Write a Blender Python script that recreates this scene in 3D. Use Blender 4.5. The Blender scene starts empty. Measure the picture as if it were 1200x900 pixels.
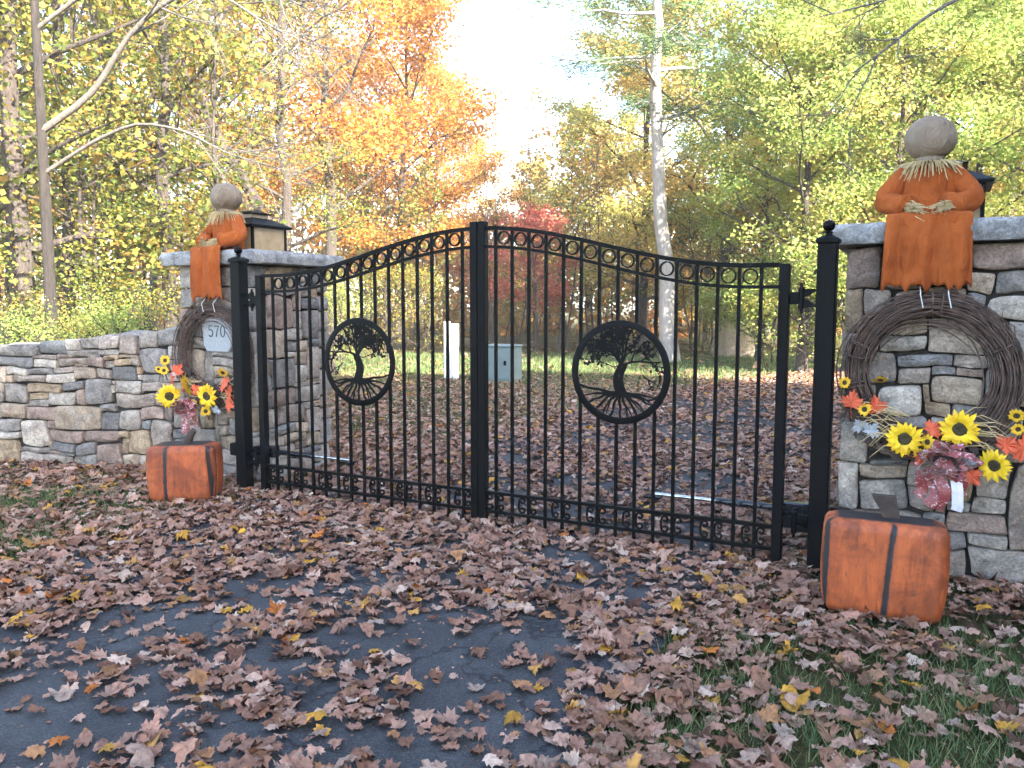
import bpy, math, random
import numpy as np
from mathutils import Vector, Matrix, noise as mnoise

# =====================================================================
# CAMERA, SKY, SUN, EXPOSURE
# World frame: x runs along the gate (to the right), y away behind the gate.
# =====================================================================
scene = bpy.context.scene
col = scene.collection
R = math.radians
CAMX, CAMY, CAMH = 2.873, -4.945, 1.55
YAW, PITCH, FPX = R(27.89), R(5.5), 970.0
cam_d = bpy.data.cameras.new('camera'); cam = bpy.data.objects.new('camera', cam_d); col.objects.link(cam)
cam.location = (CAMX, CAMY, CAMH)
cam.rotation_euler = (math.pi/2 - PITCH, 0, YAW)
cam_d.sensor_width = 36.0; cam_d.lens = FPX/1200*36.0
cam_d.clip_start = 0.05; cam_d.clip_end = 3000
scene.camera = cam

FWD = np.array([-math.sin(YAW), math.cos(YAW)]); RGT = np.array([math.cos(YAW), math.sin(YAW)])
def place(x, y):
    """point on the ground x metres right of and y metres ahead of the viewer's spot"""
    return np.array([CAMX, CAMY]) + x*RGT + y*FWD
def along(px, d):
    return place((px-600)/FPX*d, d)

SUN_EL = R(29)
sx, sy = 0.66, -0.751                       # towards the sun, right and behind the viewer
sdir = RGT*sx + FWD*sy
SUN_AZ = math.atan2(sdir[0], sdir[1])      # clockwise from +y
world = bpy.data.worlds.new('World'); scene.world = world; world.use_nodes = True
wn = world.node_tree.nodes; wl = world.node_tree.links
sky = wn.new('ShaderNodeTexSky'); sky.sky_type = 'NISHITA'; sky.sun_disc = False
sky.sun_elevation = SUN_EL; sky.sun_rotation = SUN_AZ
sky.air_density = 1.0; sky.dust_density = 1.2; sky.ozone_density = 1.0
bg = wn['Background']; bg.inputs['Strength'].default_value = 0.15
wl.new(sky.outputs[0], bg.inputs[0])
sun_d = bpy.data.lights.new('sun', 'SUN'); sun = bpy.data.objects.new('sun', sun_d); col.objects.link(sun)
sun_d.energy = 5.0; sun_d.angle = R(0.53); sun_d.color = (1.0, 0.93, 0.82)
sv = Vector((sdir[0]*math.cos(SUN_EL), sdir[1]*math.cos(SUN_EL), math.sin(SUN_EL)))
sun.rotation_euler = sv.to_track_quat('Z', 'Y').to_euler()
vs = scene.view_settings
scene.display_settings.display_device = 'sRGB'
vs.view_transform = 'Standard'; vs.look = 'None'; vs.gamma = 1.0; vs.use_curve_mapping = False
vs.exposure = 3.02
cy = scene.cycles; cy.max_bounces = 4; cy.diffuse_bounces = 3; cy.use_adaptive_sampling = True; cy.adaptive_threshold = 0.03; cy.glossy_bounces = 2; cy.transmission_bounces = 3; cy.caustics_reflective = False; cy.caustics_refractive = False

# =====================================================================
# HELPERS
# =====================================================================
def tag(o, label=None, cat=None, group=None, kind=None):
    if label: o['label'] = label
    if cat: o['category'] = cat
    if group: o['group'] = group
    if kind: o['kind'] = kind
    return o
def empty(name, loc=(0, 0, 0), rz=0.0):
    o = bpy.data.objects.new(name, None); col.objects.link(o)
    o.location = loc; o.rotation_euler = (0, 0, rz); o.empty_display_size = 0.1
    return o
def link(name, me, mat=None, parent=None, loc=None):
    o = bpy.data.objects.new(name, me); col.objects.link(o)
    if mat is not None and len(me.materials) == 0: me.materials.append(mat)
    if parent is not None: o.parent = parent
    if loc is not None: o.location = loc
    return o

class MB:
    """collects shapes, builds ONE mesh"""
    def __init__(s): s.v = []; s.f = []; s.m = []
    def add(s, v, f, mi=0):
        n = len(s.v); s.v.extend([tuple(p) for p in v]); s.f.extend([tuple(i+n for i in q) for q in f]); s.m.extend([mi]*len(f))
    def box(s, c, d, rot=None, mi=0, taper=1.0):
        x, y, z = d[0]/2, d[1]/2, d[2]/2
        P = [Vector((sx_*x*(taper if k else 1), sy_*y*(taper if k else 1), (z if k else -z))) for k in (0, 1) for sx_, sy_ in ((-1,-1),(1,-1),(1,1),(-1,1))]
        if rot is not None: P = [rot @ p for p in P]
        P = [p + Vector(c) for p in P]
        s.add(P, [(0,3,2,1),(4,5,6,7),(0,1,5,4),(1,2,6,5),(2,3,7,6),(3,0,4,7)], mi)
    def bbox(s, c, d, b=0.004, mi=0):
        """box with chamfered vertical and horizontal edges"""
        x, y, z = d[0]/2, d[1]/2, d[2]/2
        rings = []
        for (zz, i) in ((-z, b), (-z+b, 0), (z-b, 0), (z, b)):
            X, Y = x-i, y-i
            rings.append([(c[0]+p, c[1]+q, c[2]+zz) for p, q in ((-X+b,-Y),(X-b,-Y),(X,-Y+b),(X,Y-b),(X-b,Y),(-X+b,Y),(-X,Y-b),(-X,-Y+b))])
        s.loft(rings, True, True, mi)
    def loft(s, rings, cap0=True, cap1=True, mi=0, closed=True):
        n = len(rings[0]); V = [p for r in rings for p in r]; Fc = []
        for k in range(len(rings)-1):
            for i in range(n if closed else n-1):
                j = (i+1) % n
                Fc.append((k*n+i, k*n+j, (k+1)*n+j, (k+1)*n+i))
        if cap0: Fc.append(tuple(range(n-1, -1, -1)))
        if cap1: Fc.append(tuple(range((len(rings)-1)*n, len(rings)*n)))
        s.add(V, Fc, mi)
    def tube(s, pts, radii, n=8, caps=True, mi=0, flat=1.0, up=None):
        pts = [Vector(p) for p in pts]
        if not hasattr(radii, '__len__'): radii = [radii]*len(pts)
        rings = []; prev = None
        for i, p in enumerate(pts):
            t = (pts[min(i+1, len(pts)-1)] - pts[max(i-1, 0)])
            if t.length < 1e-9: t = Vector((0, 0, 1))
            t.normalize()
            if prev is None:
                a = Vector(up) if up is not None else (Vector((0, 0, 1)) if abs(t.z) < 0.9 else Vector((1, 0, 0)))
            else: a = prev
            a = (a - t*a.dot(t))
            if a.length < 1e-6: a = t.orthogonal()
            a.normalize(); prev = a; b = t.cross(a)
            r = radii[i]
            rings.append([p + a*(r*math.cos(2*math.pi*k/n)) + b*(r*flat*math.sin(2*math.pi*k/n)) for k in range(n)])
        s.loft(rings, caps, caps, mi)
    def lathe(s, prof, c=(0, 0, 0), n=24, mi=0, sy=1.0):
        rings = [[(c[0]+r*math.cos(2*math.pi*k/n), c[1]+sy*r*math.sin(2*math.pi*k/n), c[2]+z) for k in range(n)] for r, z in prof]
        s.loft(rings, True, True, mi)
    def strip_prism(s, poly, y0, y1, mi=0):
        """2-D outline in x,z pushed along y"""
        n = len(poly)
        s.add([(x, y0, z) for x, z in poly] + [(x, y1, z) for x, z in poly],
              [tuple(range(n)), tuple(range(2*n-1, n-1, -1))] + [((i+1) % n, i, n+i, n+(i+1) % n) for i in range(n)], mi)
    def mesh(s, name, mats=(), smooth=False, angle=None):
        me = bpy.data.meshes.new(name); me.from_pydata(s.v, [], s.f)
        for m in (mats if isinstance(mats, (list, tuple)) else [mats]): me.materials.append(m)
        if any(s.m): me.polygons.foreach_set('material_index', s.m)
        if smooth or angle is not None:
            me.polygons.foreach_set('use_smooth', [True]*len(me.polygons))
            if angle is not None: me.set_sharp_from_angle(angle=R(angle))
        me.update(); return me
    def build(s, name, mat, parent=None, smooth=False, loc=None, angle=None):
        return link(name, s.mesh(name, mat, smooth, angle), None, parent, loc)

def np_mesh(name, V, Fc, mat, rnd=None, colr=None, smooth=False):
    """fast mesh from numpy arrays; all faces have the same number of corners"""
    me = bpy.data.meshes.new(name); nv, nf, k = len(V), len(Fc), Fc.shape[1]
    me.vertices.add(nv); me.vertices.foreach_set('co', np.ascontiguousarray(V, dtype=np.float32).ravel())
    me.loops.add(nf*k); me.loops.foreach_set('vertex_index', np.ascontiguousarray(Fc, dtype=np.int32).ravel())
    me.polygons.add(nf); me.polygons.foreach_set('loop_start', np.arange(0, nf*k, k, dtype=np.int32))
    if smooth: me.polygons.foreach_set('use_smooth', np.ones(nf, dtype=bool))
    me.update(calc_edges=True)
    if rnd is not None:
        a = me.attributes.new('rnd', 'FLOAT', 'POINT'); a.data.foreach_set('value', np.ascontiguousarray(rnd, dtype=np.float32))
    if colr is not None:
        a = me.attributes.new('tint', 'FLOAT_COLOR', 'POINT')
        c4 = np.ones((nv, 4), dtype=np.float32); c4[:, :3] = colr; a.data.foreach_set('color', c4.ravel())
    me.materials.append(mat); return me

# ---------------------------------------------------------------- materials
def nodes(name):
    m = bpy.data.materials.new(name); m.use_nodes = True
    nt = m.node_tree; return m, nt, nt.nodes, nt.links, nt.nodes['Principled BSDF']
def ramp(N, stops, interp='LINEAR'):
    r = N.new('ShaderNodeValToRGB'); e = r.color_ramp.elements; r.color_ramp.interpolation = interp
    while len(e) < len(stops): e.new(0.5)
    for i, (p, c) in enumerate(stops):
        e[i].position = p; e[i].color = (*c, 1)
    return r
def noise(N, L, scale, detail=5, rough=0.6, vec=None, dist=0.0):
    n = N.new('ShaderNodeTexNoise'); n.inputs['Scale'].default_value = scale; n.inputs['Detail'].default_value = detail
    n.inputs['Roughness'].default_value = rough; n.inputs['Distortion'].default_value = dist
    if vec is not None: L.new(vec, n.inputs['Vector'])
    return n
def bump(N, L, h, strength, dist, b, chain=None):
    k = N.new('ShaderNodeBump'); k.inputs['Strength'].default_value = strength; k.inputs['Distance'].default_value = dist
    L.new(h, k.inputs['Height'])
    if chain is not None: L.new(chain.outputs[0], k.inputs['Normal'])
    L.new(k.outputs[0], b.inputs['Normal']); return k
def mixc(N, L, mode, fac, a, b):
    m = N.new('ShaderNodeMix'); m.data_type = 'RGBA'; m.blend_type = mode
    for sock, val in ((m.inputs[0], fac), (m.inputs[6], a), (m.inputs[7], b)):
        if hasattr(val, 'links') or hasattr(val, 'is_linked'): L.new(val, sock)
        elif isinstance(val, (int, float)): sock.default_value = val
        else: sock.default_value = (*val, 1)
    return m.outputs[2]
def objcoord(N, L, rand=True):
    tc = N.new('ShaderNodeTexCoord')
    if not rand: return tc.outputs['Object']
    oi = N.new('ShaderNodeObjectInfo'); mul = N.new('ShaderNodeMath'); mul.operation = 'MULTIPLY'; mul.inputs[1].default_value = 57.0
    L.new(oi.outputs['Random'], mul.inputs[0])
    va = N.new('ShaderNodeVectorMath'); va.operation = 'ADD'
    L.new(tc.outputs['Object'], va.inputs[0]); L.new(mul.outputs[0], va.inputs[1])
    return va.outputs[0]
def simple(name, c0, c1, scale=8, rough=0.7, bstr=0.3, bdist=0.005, bscale=None, metallic=0.0, stretch=None, spec=None, rand=True):
    m, nt, N, L, b = nodes(name)
    v = objcoord(N, L, rand)
    if stretch:
        mp = N.new('ShaderNodeMapping'); mp.inputs['Scale'].default_value = stretch; L.new(v, mp.inputs[0]); v = mp.outputs[0]
    n = noise(N, L, scale, 6, 0.65, v)
    r = ramp(N, [(0.3, c0), (0.7, c1)]); L.new(n.outputs[0], r.inputs[0]); L.new(r.outputs[0], b.inputs['Base Color'])
    b.inputs['Roughness'].default_value = rough; b.inputs['Metallic'].default_value = metallic
    if spec is not None: b.inputs['Specular IOR Level'].default_value = spec
    if bstr > 0:
        n2 = noise(N, L, bscale or scale*4, 5, 0.6, v); bump(N, L, n2.outputs[0], bstr, bdist, b)
    return m

def stone_mat():
    m, nt, N, L, b = nodes('fieldstone')
    v = objcoord(N, L); oi = N.new('ShaderNodeObjectInfo')
    n1 = noise(N, L, 9, 7, 0.68, v, 0.6); r1 = ramp(N, [(0.28, (0.40, 0.37, 0.35)), (0.5, (0.9, 0.87, 0.83)), (0.72, (1.5, 1.43, 1.33))]); L.new(n1.outputs[0], r1.inputs[0])
    c = mixc(N, L, 'MULTIPLY', 1.0, oi.outputs['Color'], r1.outputs[0])
    n2 = noise(N, L, 70, 6, 0.78, v); r2 = ramp(N, [(0.36, (0.5, 0.5, 0.5)), (0.62, (1.3, 1.3, 1.3))]); L.new(n2.outputs[0], r2.inputs[0])
    c = mixc(N, L, 'MULTIPLY', 0.8, c, r2.outputs[0])
    n3 = noise(N, L, 5, 4, 0.7, v, 1.0); r3 = ramp(N, [(0.60, (0, 0, 0)), (0.72, (1, 1, 1))]); L.new(n3.outputs[0], r3.inputs[0])
    c = mixc(N, L, 'MIX', r3.outputs[0], c, mixc(N, L, 'MIX', 0.45, c, (0.42, 0.43, 0.42)))   # pale lichen blotches
    n4 = noise(N, L, 3.3, 5, 0.75, v, 1.5); r4 = ramp(N, [(0.60, (0, 0, 0)), (0.70, (1, 1, 1))]); L.new(n4.outputs[0], r4.inputs[0])
    c = mixc(N, L, 'MIX', r4.outputs[0], c, mixc(N, L, 'MIX', 0.55, c, (0.20, 0.105, 0.055)))  # iron stains
    L.new(c, b.inputs['Base Color']); b.inputs['Roughness'].default_value = 0.88; b.inputs['Specular IOR Level'].default_value = 0.25
    k = bump(N, L, n1.outputs[0], 0.9, 0.03, b)
    mp = N.new('ShaderNodeMapping'); mp.inputs['Scale'].default_value = (10, 10, 34); L.new(v, mp.inputs[0])
    n5 = noise(N, L, 1.6, 6, 0.65, mp.outputs[0]); k2 = bump(N, L, n5.outputs[0], 0.55, 0.012, b, k)
    bump(N, L, n2.outputs[0], 0.8, 0.008, b, k2)
    return m
M = {}
M['stone'] = stone_mat()
M['mortar'] = simple('packed earth joint', (0.016, 0.014, 0.012), (0.04, 0.035, 0.03), 30, 0.95, 0.5, 0.01)
def black_metal():
    m, nt, N, L, b = nodes('black powder coat')
    v = objcoord(N, L); n = noise(N, L, 14, 5, 0.6, v)
    r = ramp(N, [(0.3, (0.0015, 0.0015, 0.0017)), (0.7, (0.0035, 0.0035, 0.004))]); L.new(n.outputs[0], r.inputs[0]); L.new(r.outputs[0], b.inputs['Base Color'])
    rr = N.new('ShaderNodeMapRange'); rr.inputs[3].default_value = 0.38; rr.inputs[4].default_value = 0.6; L.new(n.outputs[0], rr.inputs[0]); L.new(rr.outputs[0], b.inputs['Roughness'])
    n2 = noise(N, L, 260, 2, 0.5, v); bump(N, L, n2.outputs[0], 0.12, 0.002, b)
    b.inputs['Specular IOR Level'].default_value = 0.10
    return m
M['black'] = black_metal()
M['chrome'] = simple('brushed steel rod', (0.55, 0.56, 0.58), (0.75, 0.75, 0.77), 30, 0.25, 0.05, 0.001, metallic=1.0)
M['gloss'] = simple('glossy black enamel', (0.01, 0.011, 0.014), (0.02, 0.021, 0.025), 20, 0.16, 0.05, 0.001, spec=.6)
M['plaque'] = simple('pale granite', (0.24, 0.255, 0.27), (0.36, 0.37, 0.38), 60, 0.8, 0.35, 0.003)
M['digits'] = simple('dark engraved paint', (0.02, 0.025, 0.035), (0.035, 0.04, 0.05), 40, 0.7, 0.1, 0.001)
M['twig'] = simple('dry grapevine', (0.035, 0.022, 0.018), (0.16, 0.10, 0.075), 18, 0.9, 0.5, 0.004)
M['burlap'] = None
def burlap(name, c0, c1):
    m, nt, N, L, b = nodes(name)
    v = objcoord(N, L); n = noise(N, L, 7, 5, 0.6, v); r = ramp(N, [(0.3, c0), (0.7, c1)]); L.new(n.outputs[0], r.inputs[0])
    w = N.new('ShaderNodeTexWave'); w.inputs['Scale'].default_value = 60; w.bands_direction = 'Z'; L.new(v, w.inputs[0])
    w2 = N.new('ShaderNodeTexWave'); w2.inputs['Scale'].default_value = 60; w2.bands_direction = 'X'; L.new(v, w2.inputs[0])
    s_ = N.new('ShaderNodeMath'); s_.operation = 'MULTIPLY'; L.new(w.outputs[1], s_.inputs[0]); L.new(w2.outputs[1], s_.inputs[1])
    c = mixc(N, L, 'MULTIPLY', 0.35, r.outputs[0], s_.outputs[0]); L.new(c, b.inputs['Base Color'])
    b.inputs['Roughness'].default_value = 0.95; b.inputs['Specular IOR Level'].default_value = 0.1
    k = bump(N, L, s_.outputs[0], 0.5, 0.003, b); mpz = N.new('ShaderNodeMapping'); mpz.inputs['Scale'].default_value = (1.6, 1.6, .7); L.new(v, mpz.inputs[0]); nw = noise(N, L, 9, 3, .55, mpz.outputs[0], 1.2); bump(N, L, nw.outputs[0], 0.9, 0.03, b, k)
    return m
M['burlap'] = burlap('grey beige sackcloth', (0.27, 0.20, 0.145), (0.40, 0.315, 0.235))
M['orange_cloth'] = burlap('orange cloth', (0.33, 0.075, 0.018), (0.52, 0.135, 0.034))
M['straw'] = simple('dry straw', (0.30, 0.21, 0.10), (0.52, 0.40, 0.20), 40, 0.8, 0.2, 0.002)
M['cord'] = simple('jute cord', (0.12, 0.08, 0.05), (0.22, 0.16, 0.10), 80, 0.9, 0.5, 0.002)
M['wire'] = simple('white wire', (0.55, 0.55, 0.56), (0.7, 0.7, 0.7), 40, 0.5, 0.0)
def glass_amber():
    m, nt, N, L, b = nodes('amber seedy glass')
    v = objcoord(N, L); n = noise(N, L, 12, 4, 0.6, v); r = ramp(N, [(0.3, (0.50, 0.34, 0.17)), (0.7, (0.66, 0.48, 0.28))]); L.new(n.outputs[0], r.inputs[0]); L.new(r.outputs[0], b.inputs['Base Color'])
    b.inputs['Roughness'].default_value = 0.18
    tr = N.new('ShaderNodeBsdfTranslucent'); L.new(r.outputs[0], tr.inputs[0]); mx = N.new('ShaderNodeMixShader'); mx.inputs[0].default_value = 0.5
    L.new(b.outputs[0], mx.inputs[1]); L.new(tr.outputs[0], mx.inputs[2]); L.new(mx.outputs[0], N['Material Output'].inputs[0])
    n2 = noise(N, L, 90, 3, 0.6, v); bump(N, L, n2.outputs[0], 0.25, 0.002, b)
    return m
M['amber'] = glass_amber()
def pumpkin_mat():
    m, nt, N, L, b = nodes('weathered painted wood')
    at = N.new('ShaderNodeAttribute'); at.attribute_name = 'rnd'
    v = objcoord(N, L); mp = N.new('ShaderNodeMapping'); mp.inputs['Scale'].default_value = (14, 14, 2.2); L.new(v, mp.inputs[0])
    n = noise(N, L, 1.6, 7, 0.7, mp.outputs[0], 0.4)
    r = ramp(N, [(0.26, (0.11, 0.030, 0.012)), (0.40, (0.29, 0.062, 0.014)), (0.6, (0.40, 0.092, 0.020)), (0.78, (0.46, 0.13, 0.035))]); L.new(n.outputs[0], r.inputs[0])
    n2 = noise(N, L, 3.5, 6, 0.75, mp.outputs[0], 1.2); r2 = ramp(N, [(0.57, (0, 0, 0)), (0.70, (1, 1, 1))]); L.new(n2.outputs[0], r2.inputs[0])
    c = mixc(N, L, 'MIX', r2.outputs[0], r.outputs[0], (0.12, 0.045, 0.025))
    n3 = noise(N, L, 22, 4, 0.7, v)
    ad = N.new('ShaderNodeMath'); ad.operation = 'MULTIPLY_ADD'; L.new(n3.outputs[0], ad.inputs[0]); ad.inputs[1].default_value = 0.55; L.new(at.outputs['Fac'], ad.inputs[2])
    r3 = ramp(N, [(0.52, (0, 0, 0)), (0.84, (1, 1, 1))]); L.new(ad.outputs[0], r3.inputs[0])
    n7 = noise(N, L, 60, 4, 0.75, v, .5); r7 = ramp(N, [(0.62, (0, 0, 0)), (0.68, (1, 1, 1))]); L.new(n7.outputs[0], r7.inputs[0]); c = mixc(N, L, 'MIX', r7.outputs[0], c, mixc(N, L, 'MIX', .55, c, (.06, .028, .018)))
    n8 = noise(N, L, 4.5, 5, 0.7, v, .8); r8 = ramp(N, [(0.38, (0.55, 0.50, 0.48)), (0.58, (1.08, 1.05, 1.0))]); L.new(n8.outputs[0], r8.inputs[0]); c = mixc(N, L, 'MULTIPLY', 1.0, c, r8.outputs[0])
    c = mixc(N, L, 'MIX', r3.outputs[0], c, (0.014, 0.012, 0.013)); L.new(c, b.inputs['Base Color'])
    b.inputs['Roughness'].default_value = 0.62
    k = bump(N, L, n.outputs[0], 0.5, 0.012, b); n5 = noise(N, L, 90, 3, 0.6, v); bump(N, L, n5.outputs[0], 0.25, 0.003, b, k)
    return m
M['pumpkin'] = pumpkin_mat()
M['rust'] = simple('rusty brown stem', (0.022, 0.016, 0.014), (0.07, 0.045, 0.034), 14, 0.85, 0.5, 0.006)
M['petal'] = simple('yellow petal', (0.66, 0.36, 0.005), (0.85, 0.62, 0.015), 20, 0.6, 0.2, 0.003)
M['petal_small'] = simple('golden petal', (0.62, 0.33, 0.01), (0.80, 0.52, 0.02), 20, 0.6, 0.2, 0.003)
M['disc'] = simple('dark seed head', (0.012, 0.012, 0.006), (0.085, 0.06, 0.016), 90, 0.9, 0.9, 0.006)
M['fall_leaf'] = simple('orange red silk leaf', (0.42, 0.055, 0.018), (0.70, 0.13, 0.05), 14, 0.65, 0.3, 0.003)
M['grey_leaf'] = simple('grey silk leaf', (0.26, 0.29, 0.33), (0.40, 0.42, 0.46), 14, 0.7, 0.3, 0.003)
M['green_stem'] = simple('olive stem', (0.06, 0.075, 0.02), (0.13, 0.13, 0.04), 20, 0.8, 0.2, 0.002)
M['ribbon'] = None
def ribbon():
    m, nt, N, L, b = nodes('red white print ribbon')
    v = objcoord(N, L); n = noise(N, L, 62, 3, 0.55, v, 0.8)
    r = ramp(N, [(0.0, (0.08, 0.010, 0.012)), (0.42, (0.19, 0.026, 0.026)), (0.58, (0.24, 0.045, 0.045)), (0.63, (0.55, 0.45, 0.45))]); L.new(n.outputs[0], r.inputs[0])
    L.new(r.outputs[0], b.inputs['Base Color']); b.inputs['Roughness'].default_value = 0.45
    b.inputs['Sheen Weight'].default_value = 0.3
    return m
M['ribbon'] = ribbon()
M['white_ribbon'] = simple('white satin', (0.55, 0.53, 0.60), (0.68, 0.66, 0.70), 20, 0.4, 0.1, 0.002)
M['white_paint'] = simple('white painted panel', (0.74, 0.74, 0.73), (0.82, 0.82, 0.80), 6, 0.45, 0.1, 0.002)
M['cabinet'] = simple('grey green cabinet paint', (0.13, 0.175, 0.175), (0.17, 0.215, 0.21), 5, 0.5, 0.1, 0.002)
M['boulder'] = simple('tan boulder', (0.28, 0.22, 0.17), (0.46, 0.38, 0.30), 4, 0.9, 0.8, 0.05)
M['blue_tape'] = simple('blue plastic', (0.04, 0.09, 0.35), (0.07, 0.14, 0.5), 20, 0.4, 0.0)

def ground_mat():
    m, nt, N, L, b = nodes('autumn lawn soil')
    g = N.new('ShaderNodeNewGeometry'); v = g.outputs['Position']
    n = noise(N, L, 0.7, 6, 0.65, v); r = ramp(N, [(0.35, (0.055, 0.065, 0.020)), (0.52, (0.095, 0.085, 0.033)), (0.68, (0.12, 0.085, 0.05))]); L.new(n.outputs[0], r.inputs[0])
    n2 = noise(N, L, 26, 6, 0.8, v); r2 = ramp(N, [(0.3, (0.35, 0.35, 0.35)), (0.7, (1.6, 1.5, 1.4))]); L.new(n2.outputs[0], r2.inputs[0])
    L.new(mixc(N, L, 'MULTIPLY', 1.0, r.outputs[0], r2.outputs[0]), b.inputs['Base Color']); b.inputs['Roughness'].default_value = 0.95; b.inputs['Specular IOR Level'].default_value = 0.1
    bump(N, L, n2.outputs[0], 1.0, 0.05, b); return m
M['ground'] = ground_mat()
def asphalt_mat():
    m, nt, N, L, b = nodes('worn asphalt')
    g = N.new('ShaderNodeNewGeometry'); v = g.outputs['Position']
    n = noise(N, L, 1.6, 6, 0.7, v, 0.4); r = ramp(N, [(0.28, (0.024, 0.025, 0.028)), (0.5, (0.043, 0.044, 0.047)), (0.74, (0.075, 0.075, 0.077))]); L.new(n.outputs[0], r.inputs[0])
    vo = N.new('ShaderNodeTexVoronoi'); vo.inputs['Scale'].default_value = 210; L.new(v, vo.inputs['Vector'])
    r2 = ramp(N, [(0.1, (0.6, 0.6, 0.6)), (0.5, (1.0, 1.0, 1.0)), (0.85, (1.9, 1.85, 1.8))]); L.new(vo.outputs['Color'], r2.inputs[0])
    c = mixc(N, L, 'MULTIPLY', 0.8, r.outputs[0], r2.outputs[0])
    n3 = noise(N, L, 7, 5, 0.8, v, 2.0); r3 = ramp(N, [(0.62, (0, 0, 0)), (0.72, (1, 1, 1))]); L.new(n3.outputs[0], r3.inputs[0])
    c = mixc(N, L, 'MIX', r3.outputs[0], c, mixc(N, L, 'MIX', 0.25, c, (0.16, 0.15, 0.14)))
    cv = N.new('ShaderNodeTexVoronoi'); cv.feature = 'DISTANCE_TO_EDGE'; cv.inputs['Scale'].default_value = 1.1
    nd = noise(N, L, 3.0, 4, 0.6, v); va = N.new('ShaderNodeVectorMath'); va.operation = 'MULTIPLY_ADD'; L.new(nd.outputs['Color'], va.inputs[0]); va.inputs[1].default_value = (.5, .5, .5); L.new(v, va.inputs[2]); L.new(va.outputs[0], cv.inputs['Vector'])
    rc_ = ramp(N, [(0.004, (0.25, 0.25, 0.25)), (0.016, (1, 1, 1))]); L.new(cv.outputs[0], rc_.inputs[0]); c = mixc(N, L, 'MULTIPLY', 0.75, c, rc_.outputs[0])
    n6 = noise(N, L, 120, 3, 0.8, v); r6 = ramp(N, [(0.66, (0, 0, 0)), (0.72, (1, 1, 1))]); L.new(n6.outputs[0], r6.inputs[0]); c = mixc(N, L, 'MIX', r6.outputs[0], c, mixc(N, L, 'MIX', .5, c, (.26, .24, .22)))
    L.new(c, b.inputs['Base Color']); b.inputs['Roughness'].default_value = 0.85; b.inputs['Specular IOR Level'].default_value = 0.3
    k = bump(N, L, vo.outputs['Distance'], 0.7, 0.006, b); bump(N, L, n.outputs[0], 0.3, 0.02, b, k)
    return m
M['asphalt'] = asphalt_mat()
def litter_mat(name, use_obj):
    m, nt, N, L, b = nodes(name)
    if use_obj:
        s_ = N.new('ShaderNodeObjectInfo'); c0 = s_.outputs['Color']
    else:
        s_ = N.new('ShaderNodeAttribute'); s_.attribute_name = 'tint'; c0 = s_.outputs['Color']
    g = N.new('ShaderNodeNewGeometry'); n = noise(N, L, 38, 5, 0.7, g.outputs['Position'])
    r = ramp(N, [(0.28, (0.42, 0.36, 0.32)), (0.5, (0.95, 0.93, 0.9)), (0.72, (1.3, 1.27, 1.24))]); L.new(n.outputs[0], r.inputs[0])
    c = mixc(N, L, 'MULTIPLY', 1.0, c0, r.outputs[0])
    L.new(c, b.inputs['Base Color']); b.inputs['Roughness'].default_value = 0.75; b.inputs['Specular IOR Level'].default_value = 0.25
    tr = N.new('ShaderNodeBsdfTranslucent'); L.new(c, tr.inputs[0]); mx = N.new('ShaderNodeMixShader'); mx.inputs[0].default_value = 0.12
    L.new(b.outputs[0], mx.inputs[1]); L.new(tr.outputs[0], mx.inputs[2]); L.new(mx.outputs[0], N['Material Output'].inputs[0])
    bump(N, L, n.outputs[0], 0.5, 0.006, b)
    return m
M['litter'] = litter_mat('dry maple leaf litter', False); M['litter_one'] = litter_mat('dry maple leaf', True)
def foliage_mat(name, stops, trans=0.5):
    m, nt, N, L, b = nodes(name)
    if name not in ('lawn grass blades', 'evergreen foliage'): stops = [(p_, tuple(c_*1.06+.016 for c_ in k_)) for p_, k_ in stops]  # most leaf colours lifted a little, overexposed glare put into them
    at = N.new('ShaderNodeAttribute'); at.attribute_name = 'rnd'
    oi = N.new('ShaderNodeObjectInfo'); ad = N.new('ShaderNodeMath'); ad.operation = 'MULTIPLY_ADD'
    L.new(oi.outputs['Random'], ad.inputs[0]); ad.inputs[1].default_value = 0.16
    L.new(at.outputs['Fac'], ad.inputs[2])
    r = ramp(N, stops); L.new(ad.outputs[0], r.inputs[0]); N.remove(b); b = N.new('ShaderNodeBsdfDiffuse'); L.new(r.outputs[0], b.inputs[0])
    tr = N.new('ShaderNodeBsdfTranslucent'); L.new(r.outputs[0], tr.inputs[0]); mx = N.new('ShaderNodeMixShader'); mx.inputs[0].default_value = trans
    L.new(b.outputs[0], mx.inputs[1]); L.new(tr.outputs[0], mx.inputs[2]); L.new(mx.outputs[0], N['Material Output'].inputs[0])
    return m
M['f_orange'] = foliage_mat('orange maple foliage', [(0.0, (0.26, 0.085, 0.02)), (0.35, (0.46, 0.18, 0.03)), (0.7, (0.56, 0.28, 0.05)), (1.0, (0.54, 0.38, 0.09))])
M['f_yellow'] = foliage_mat('yellow green foliage', [(0.0, (0.24, 0.27, 0.06)), (0.4, (0.42, 0.40, 0.10)), (0.75, (0.55, 0.46, 0.14)), (1.0, (0.60, 0.40, 0.14))])
M['f_gold'] = foliage_mat('golden turning foliage', [(0.0, (0.26, 0.22, 0.06)), (0.4, (0.46, 0.34, 0.09)), (0.75, (0.58, 0.40, 0.12)), (1.0, (0.56, 0.28, 0.09))])
M['f_green'] = foliage_mat('green foliage', [(0.0, (0.11, 0.18, 0.04)), (0.4, (0.23, 0.31, 0.07)), (0.75, (0.40, 0.40, 0.11)), (1.0, (0.50, 0.38, 0.12))])
M['f_wood'] = foliage_mat('mixed turning foliage', [(0.0, (0.05, 0.085, 0.018)), (0.35, (0.14, 0.18, 0.035)), (0.65, (0.30, 0.26, 0.05)), (1.0, (0.42, 0.19, 0.04))])
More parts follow.
